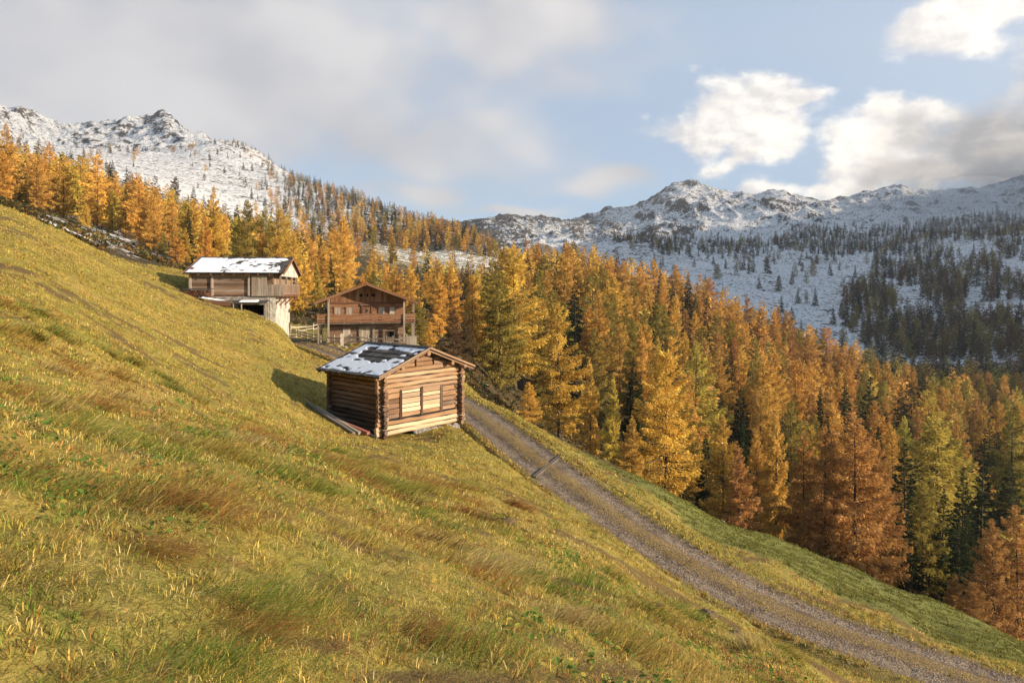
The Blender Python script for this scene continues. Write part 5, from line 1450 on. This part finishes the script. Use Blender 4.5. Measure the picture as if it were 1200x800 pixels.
def blades(X, Y, Z, ln, wd, az, lean, hue, bend=.5):
    n = len(X); up = np.cos(lean) * ln; out = np.sin(lean) * ln
    dx, dy = np.cos(az), np.sin(az); r = gg.uniform(0, math.pi, n); sx, sy = np.cos(r) * wd / 2, np.sin(r) * wd / 2
    P0 = np.stack([X, Y, Z - .015], 1); S = np.stack([sx, sy, np.zeros(n)], 1)
    Mi = P0 + np.stack([dx * out * .42, dy * out * .42, up * .62], 1)
    T = P0 + np.stack([dx * out * (1 + .2 * bend), dy * out * (1 + .2 * bend), up * (1 - .35 * bend)], 1)
    V = np.stack([P0 - S, P0 + S, Mi + S * .8, Mi - S * .8, T], 1).reshape(-1, 3)
    b = np.arange(n) * 5
    return V, np.stack([b, b + 1, b + 2, b + 3], 1), np.stack([b + 3, b + 2, b + 4], 1), np.repeat(hue, 5, 0)
def slope_dir(x, y):
    e = .5; gx = (ground(x + e, y) - ground(x - e, y)) / (2 * e); gy = (ground(x, y + e) - ground(x, y - e)) / (2 * e)
    return np.arctan2(-gy, -gx), np.hypot(gx, gy)
def build_grass():
    parts = []
    # turf: small tufts of one tint each, thinning out with distance
    nt = 125000
    s = math.log(8.8) + (math.log(8 + 72) - math.log(8.8)) * gg.random(nt) ** 1.15
    u = gg.uniform(-.84, .84, nt); d = np.exp(s); x = u * d; y = d - 8
    ok, zr_, D = meadow_ok(x, y, .3); x, y = x[ok], y[ok]
    pat = .5 + .5 * fbm(x, y, .55, 3, 91); pk = gg.random(len(x)) < (.35 + .85 * pat) * (1 - .86 * bare_at(x, y)); x, y, pat = x[pk], y[pk], pat[pk]; nt = len(x)
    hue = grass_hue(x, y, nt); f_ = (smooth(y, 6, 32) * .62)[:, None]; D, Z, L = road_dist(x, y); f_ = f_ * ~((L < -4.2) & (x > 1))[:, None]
    hue = hue * (1 - f_) + f_ * np.array([.375, .295, .070]) * (1 + .35 * fbm(x, y, 4, 3, 530))[:, None]; k = np.repeat(np.arange(nt), 8); n = len(k)
    rad = (.028 + .0032 * y) * gg.uniform(.6, 1.5, nt); a = gg.uniform(0, 6.283, n); rr_ = np.sqrt(gg.random(n)) * rad[k]
    bx = x[k] + np.cos(a) * rr_; by = y[k] + np.sin(a) * rr_; D, Z, L = road_dist(bx, by)
    z = np.maximum(ground(bx, by), np.where(D < 1.6, Z + .03, -1e9))
    sd_, _ = slope_dir(x, y)
    ax = np.cos(a) + .55 * np.cos(sd_[k]); ay = np.sin(a) + .55 * np.sin(sd_[k])
    ln = (.04 + .055 * pat + .03 * gg.random(nt))[k] * gg.uniform(.6, 1.35, n) * (1 + .016 * by); wd = np.maximum(.0048, .00105 * by) * gg.uniform(.7, 1.4, n)
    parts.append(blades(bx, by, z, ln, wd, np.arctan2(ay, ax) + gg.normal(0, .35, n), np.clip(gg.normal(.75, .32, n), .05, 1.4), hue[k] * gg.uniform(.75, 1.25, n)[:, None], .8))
    # ragged grass along the road's edges and middle
    n = 60000; i = gg.integers(0, len(RC) - 1, n); i = i[(RC[i, 1] < 60) & (RC[i, 0] < 26)]; n = len(i)
    lat = np.where(gg.random(n) < .12, gg.normal(0, .15, n), np.where(gg.random(n) < .5, 1, -1) * (1.28 + np.abs(gg.normal(0, .45, n))))
    x = RC[i, 0] + RN[i, 0] * lat + gg.normal(0, .12, n); y = RC[i, 1] + RN[i, 1] * lat + gg.normal(0, .12, n)
    kp = hut_free(x, y) & (fbm(x, y, .8, 3, 46) > np.where(np.abs(lat) < .7, .02, -.25)); x, y = x[kp], y[kp]; n = len(x)
    D, Z, L = road_dist(x, y); z = np.maximum(ground(x, y), np.where(D < 1.75, Z + .02 - .12 * smooth(D, 1.5, 1.75), -1e9))
    parts.append(blades(x, y, z, gg.uniform(.05, .15, n) * np.where(D < .8, .7, 1.1), np.maximum(.006, .0013 * y) * gg.uniform(.7, 1.3, n), gg.uniform(0, 6.3, n), np.clip(gg.normal(.8, .35, n), 0, 1.4), grass_hue(x, y, n) * np.where(D < .8, .85, 1)[:, None]))
    # long combed tussocks in front
    nt = 250
    s = math.log(9.6) + (math.log(27) - math.log(9.6)) * gg.random(nt) ** 1.1; d = np.exp(s); u = np.where(gg.random(nt) < .72, gg.uniform(-.84, -.02, nt), gg.uniform(-.05, .6, nt)); tx = u * d; ty = d - 8
    ok, _, D = meadow_ok(tx, ty, 0); ok &= D > 3; tx, ty = tx[ok], ty[ok]; nt = len(tx)
    k = np.repeat(np.arange(nt), 280); n = len(k); rad = gg.uniform(.12, .36, nt)[k]
    x = tx[k] + gg.normal(0, 1, n) * rad; y = ty[k] + gg.normal(0, 1, n) * rad * .6; z = ground(x, y)
    az, sl = slope_dir(tx, ty); az = az[k] + gg.normal(0, .28, n) + gg.normal(0, .3, nt)[k]
    ln = gg.uniform(.20, .46, n) * gg.uniform(.7, 1.3, nt)[k]; lean = np.clip(gg.normal(1.28, .18, n), .4, 1.54)
    tc = gg.choice(6, nt, p=[.28, .17, .09, .09, .30, .07]); hue = PAL[tc][k] * gg.uniform(.5, 1.15, n)[:, None]
    mixk = gg.random(n) < .3; hue[mixk] = grass_hue(x[mixk], y[mixk], mixk.sum())
    parts.append(blades(x, y, z, ln, np.maximum(.0032, .0011 * y) * gg.uniform(.7, 1.2, n), az, lean, hue, 1.0))
    V = []; Q = []; T = []; H = []; b = 0
    for v, q, t, h in parts: V.append(v); Q.append(q + b); T.append(t + b); H.append(h); b += len(v)
    me = mesh_np("meadow_grass", np.concatenate(V), quads=np.concatenate(Q), tris=np.concatenate(T), mats=(M['grass'],), attrs={'hue': ('FLOAT_COLOR', 'POINT', np.concatenate(H))})
    tag(link("meadow_grass", me), "golden green autumn grass combed down the slope", "grass", kind='stuff')
build_grass()
def build_herbs():
    n0 = 1500
    s = math.log(9.8) + (math.log(23) - math.log(9.8)) * gg.random(n0); d = np.exp(s); u = gg.uniform(-.8, .7, n0); x = u * d; y = d - 8
    f = fbm(x, y, 1.6, 2, 300); ok, _, D = meadow_ok(x, y, 0); ok &= (f > .05) & (D > 2.5); x, y = x[ok], y[ok]
    k = np.repeat(np.arange(len(x)), 12); n = len(k)
    lx = x[k] + gg.normal(0, .09, n); ly = y[k] + gg.normal(0, .09, n); lz = ground(lx, ly) + gg.uniform(.03, .10, n)
    r = gg.uniform(.008, .020, n) * (1 + .03 * ly); a = np.linspace(0, 2 * math.pi, 6, endpoint=False)
    N = np.stack([gg.normal(.25, .35, n), gg.normal(-.25, .35, n), np.ones(n)], 1); N /= np.linalg.norm(N, axis=1)[:, None]
    A = np.cross(N, gg.normal(0, 1, (n, 3))); A /= np.linalg.norm(A, axis=1)[:, None]; B = np.cross(N, A)
    C = np.stack([lx, ly, lz], 1)
    V = C[:, None] + (A[:, None] * np.cos(a)[None, :, None] * 1.35 + B[:, None] * np.sin(a)[None, :, None] * .85) * r[:, None, None] + N[:, None] * (np.abs(np.sin(a))[None, :, None] * r[:, None, None] * .25)
    b = np.arange(n) * 6
    Q = np.concatenate([np.stack([b, b + 1, b + 2, b + 3], 1), np.stack([b, b + 3, b + 4, b + 5], 1)])
    hue = np.where(gg.random(n)[:, None] < .75, np.array([.10, .165, .035]), np.array([.36, .30, .06])) * gg.uniform(.6, 1.3, n)[:, None]
    me = mesh_np("meadow_plants", V.reshape(-1, 3), quads=Q, mats=(M['grass'],), attrs={'hue': ('FLOAT_COLOR', 'POINT', np.repeat(hue, 6, 0))})
    tag(link("meadow_plants", me), "small green broad-leaved plants low among the grass", "ground plants", kind='stuff')
build_herbs()
def build_gravel():
    n = 26000
    i = gg.integers(0, len(RC) - 1, n); keep = (RC[i, 1] < 50) & (RC[i, 1] > 15); i = i[keep]; n = len(i)
    lat = np.where(gg.random(n) < .5, 1, -1) * np.abs(gg.normal(.85, .33, n)); lat = np.clip(lat, -1.7, 1.7)
    x = RC[i, 0] + RN[i, 0] * lat + gg.normal(0, .1, n); y = RC[i, 1] + RN[i, 1] * lat + gg.normal(0, .1, n); D, z, L = road_dist(x, y)
    r = gg.uniform(.012, .036, n) * (1 + .5 * (gg.random(n) < .06)); z = z - .03 + r * .2
    base = np.array([(1, 0, 0), (0, 1, 0), (-1, 0, 0), (0, -1, 0), (0, 0, .7)])
    V = np.stack([x, y, z], 1)[:, None] + base[None] * r[:, None, None] * gg.uniform(.6, 1.2, (n, 5, 1))
    b = np.arange(n) * 5; T = np.concatenate([np.stack([b + a, b + (a + 1) % 4, b + 4], 1) for a in range(4)])
    tag(link("gravel", mesh_np("gravel", V.reshape(-1, 3), tris=T, mats=(M['stone'],))), "loose grey stones on the wheel tracks of the road", "gravel", kind='stuff')
build_gravel()
mat_simple('earth', (.075, .048, .030), .95, 9, (.13, .085, .05))
for px, py, r_, lb in ((828, 722, .22, "larger dark molehill in the grass above the lower end of the road"), (862, 742, .13, "small molehill nearest the road edge"), (770, 712, .12, "small molehill left of the larger dark one"), (590, 612, .16, "molehill on the open meadow below the log hut")):
    p = gpt(px, py, 5); o = link("molehill", rock_mesh(int(px) + 3, r_, (1.3, 1.0, .5), 'earth', 14)); o.location = p + Vector((0, 0, .02)); tag(o, lb, "molehill")

def build_undergrowth():
    """Bilberry, heath and dead bracken on the floor of the wood."""
    n0 = 26000
    s = math.log(52) + (math.log(300) - math.log(52)) * gg.random(n0); y = np.exp(s); px = gg.uniform(-60, 1260, n0); x = (px - CX) / FPX * y
    z = ground(x, y); pb = HY - FPX * z / y
    ok = (y > np.interp(px, RIM[:, 0], RIM[:, 1]) - 1.0 + 2.2 * fbm(x, y, 3.0, 2, 420)) & (pb < rim_row(np.clip(px, -95, 1295), y) + 25) & (fbm(x, y, 5, 2, 410) > np.where(px < 330, .18, -.22))
    x, y, z = x[ok], y[ok], z[ok]; k = np.repeat(np.arange(len(x)), 12); n = len(k)
    r = gg.uniform(.25, .75, len(x))[k]; sz = gg.uniform(.09, .22, n) * (1 + y[k] / 200)
    C = np.stack([x[k] + gg.normal(0, .55, n) * r, y[k] + gg.normal(0, .55, n) * r, z[k] + np.abs(gg.normal(0, .35, n)) * r], 1)
    A = gg.normal(0, 1, (n, 3)); A /= np.linalg.norm(A, axis=1)[:, None]; B = np.cross(A, gg.normal(0, 1, (n, 3))); B /= np.linalg.norm(B, axis=1)[:, None]
    a = A * sz[:, None] * .9; b = B * sz[:, None] * .5
    V = np.stack([C - a, C - b, C + a, C + b], 1).reshape(-1, 3); Q = np.arange(n * 4).reshape(n, 4)
    pal = np.array([(.055, .065, .025), (.13, .085, .035), (.22, .12, .035), (.07, .045, .025), (.26, .19, .06)])
    hue = pal[gg.choice(5, len(x), p=[.34, .24, .14, .18, .10])][k] * gg.uniform(.6, 1.3, n)[:, None]
    tag(link("undergrowth", mesh_np("undergrowth", V, quads=Q, mats=(M['grass'],), attrs={'hue': ('FLOAT_COLOR', 'POINT', np.repeat(hue, 4, 0))})), "low brown and green heath on the floor of the wood", "undergrowth", kind='stuff')
build_undergrowth()

# ------------------------------------------------------------------ the air
def build_haze():
    lo = np.array([GX.min() - 50, GY.min() - 10, GZ.min() - 1.0]); hi = np.array([GX.max() + 50, GY.max() + 50, GZ.max() + 40])
    c, s = (lo + hi) / 2, hi - lo
    m = MB(900); m.box(c, s); 
    mt = bpy.data.materials.new("haze"); mt.use_nodes = True; t = NT(mt.node_tree); t.n.clear()
    out = t.new('ShaderNodeOutputMaterial'); v = t.new('ShaderNodeVolumePrincipled')
    v.inputs['Color'].default_value = (.86, .90, .96, 1); v.inputs['Density'].default_value = HAZE; v.inputs['Anisotropy'].default_value = .25
    t.l.new(v.outputs[0], out.inputs['Volume'])
    tag(m.build("haze", mt), "thin pale haze in the valley air", "haze", kind='stuff')
HAZE = 0.00008
build_haze()

def build_mist():
    """Shreds of low cloud hanging on the right-hand mountain."""
    V = []; Q = []; T = []; b = 0
    g = np.random.default_rng(5)
    for px, py, y, rx, rz_, ry in ((1105, 246, 1250, 95, 34, 90), (1060, 250, 1300, 90, 30, 80), (1160, 236, 1300, 120, 46, 110), (1190, 205, 1700, 150, 70, 120), (1120, 222, 1650, 130, 42, 110), (1000, 240, 1750, 110, 26, 90), (1225, 225, 1450, 120, 60, 110)):
        c = at(px, py, y)
        th = np.linspace(0, math.pi, 14); ph = np.linspace(0, 2 * math.pi, 24, endpoint=False)
        A, B = np.meshgrid(th, ph, indexing='ij')
        P = np.stack([np.sin(A) * np.cos(B), np.sin(A) * np.sin(B), np.cos(A)], -1)
        k = g.normal(size=(5, 3)); d = 1 + .16 * sum(np.sin(P @ (q * 2.2) + i) for i, q in enumerate(k))
        P = c + P * d[..., None] * np.array([rx, ry, rz_])
        idx = b + np.arange(14 * 24).reshape(14, 24)
        Q.append(np.stack([idx[:-1], np.roll(idx[:-1], -1, 1), np.roll(idx[1:], -1, 1), idx[1:]], -1).reshape(-1, 4)[:, ::-1]); V.append(P.reshape(-1, 3)); b += 14 * 24
    mt = bpy.data.materials.new("mist"); mt.use_nodes = True; t = NT(mt.node_tree); t.n.clear()
    out = t.new('ShaderNodeOutputMaterial'); v = t.new('ShaderNodeVolumePrincipled')
    v.inputs['Color'].default_value = (.93, .91, .88, 1); v.inputs['Density'].default_value = .0016; v.inputs['Anisotropy'].default_value = .2
    t.l.new(v.outputs[0], out.inputs['Volume'])
    tag(link("mist", mesh_np("mist", np.concatenate(V), quads=np.concatenate(Q), mats=(mt,), smooth=True)), "shreds of low mist drifting across the upper right mountainside", "mist", kind='stuff')
build_mist()
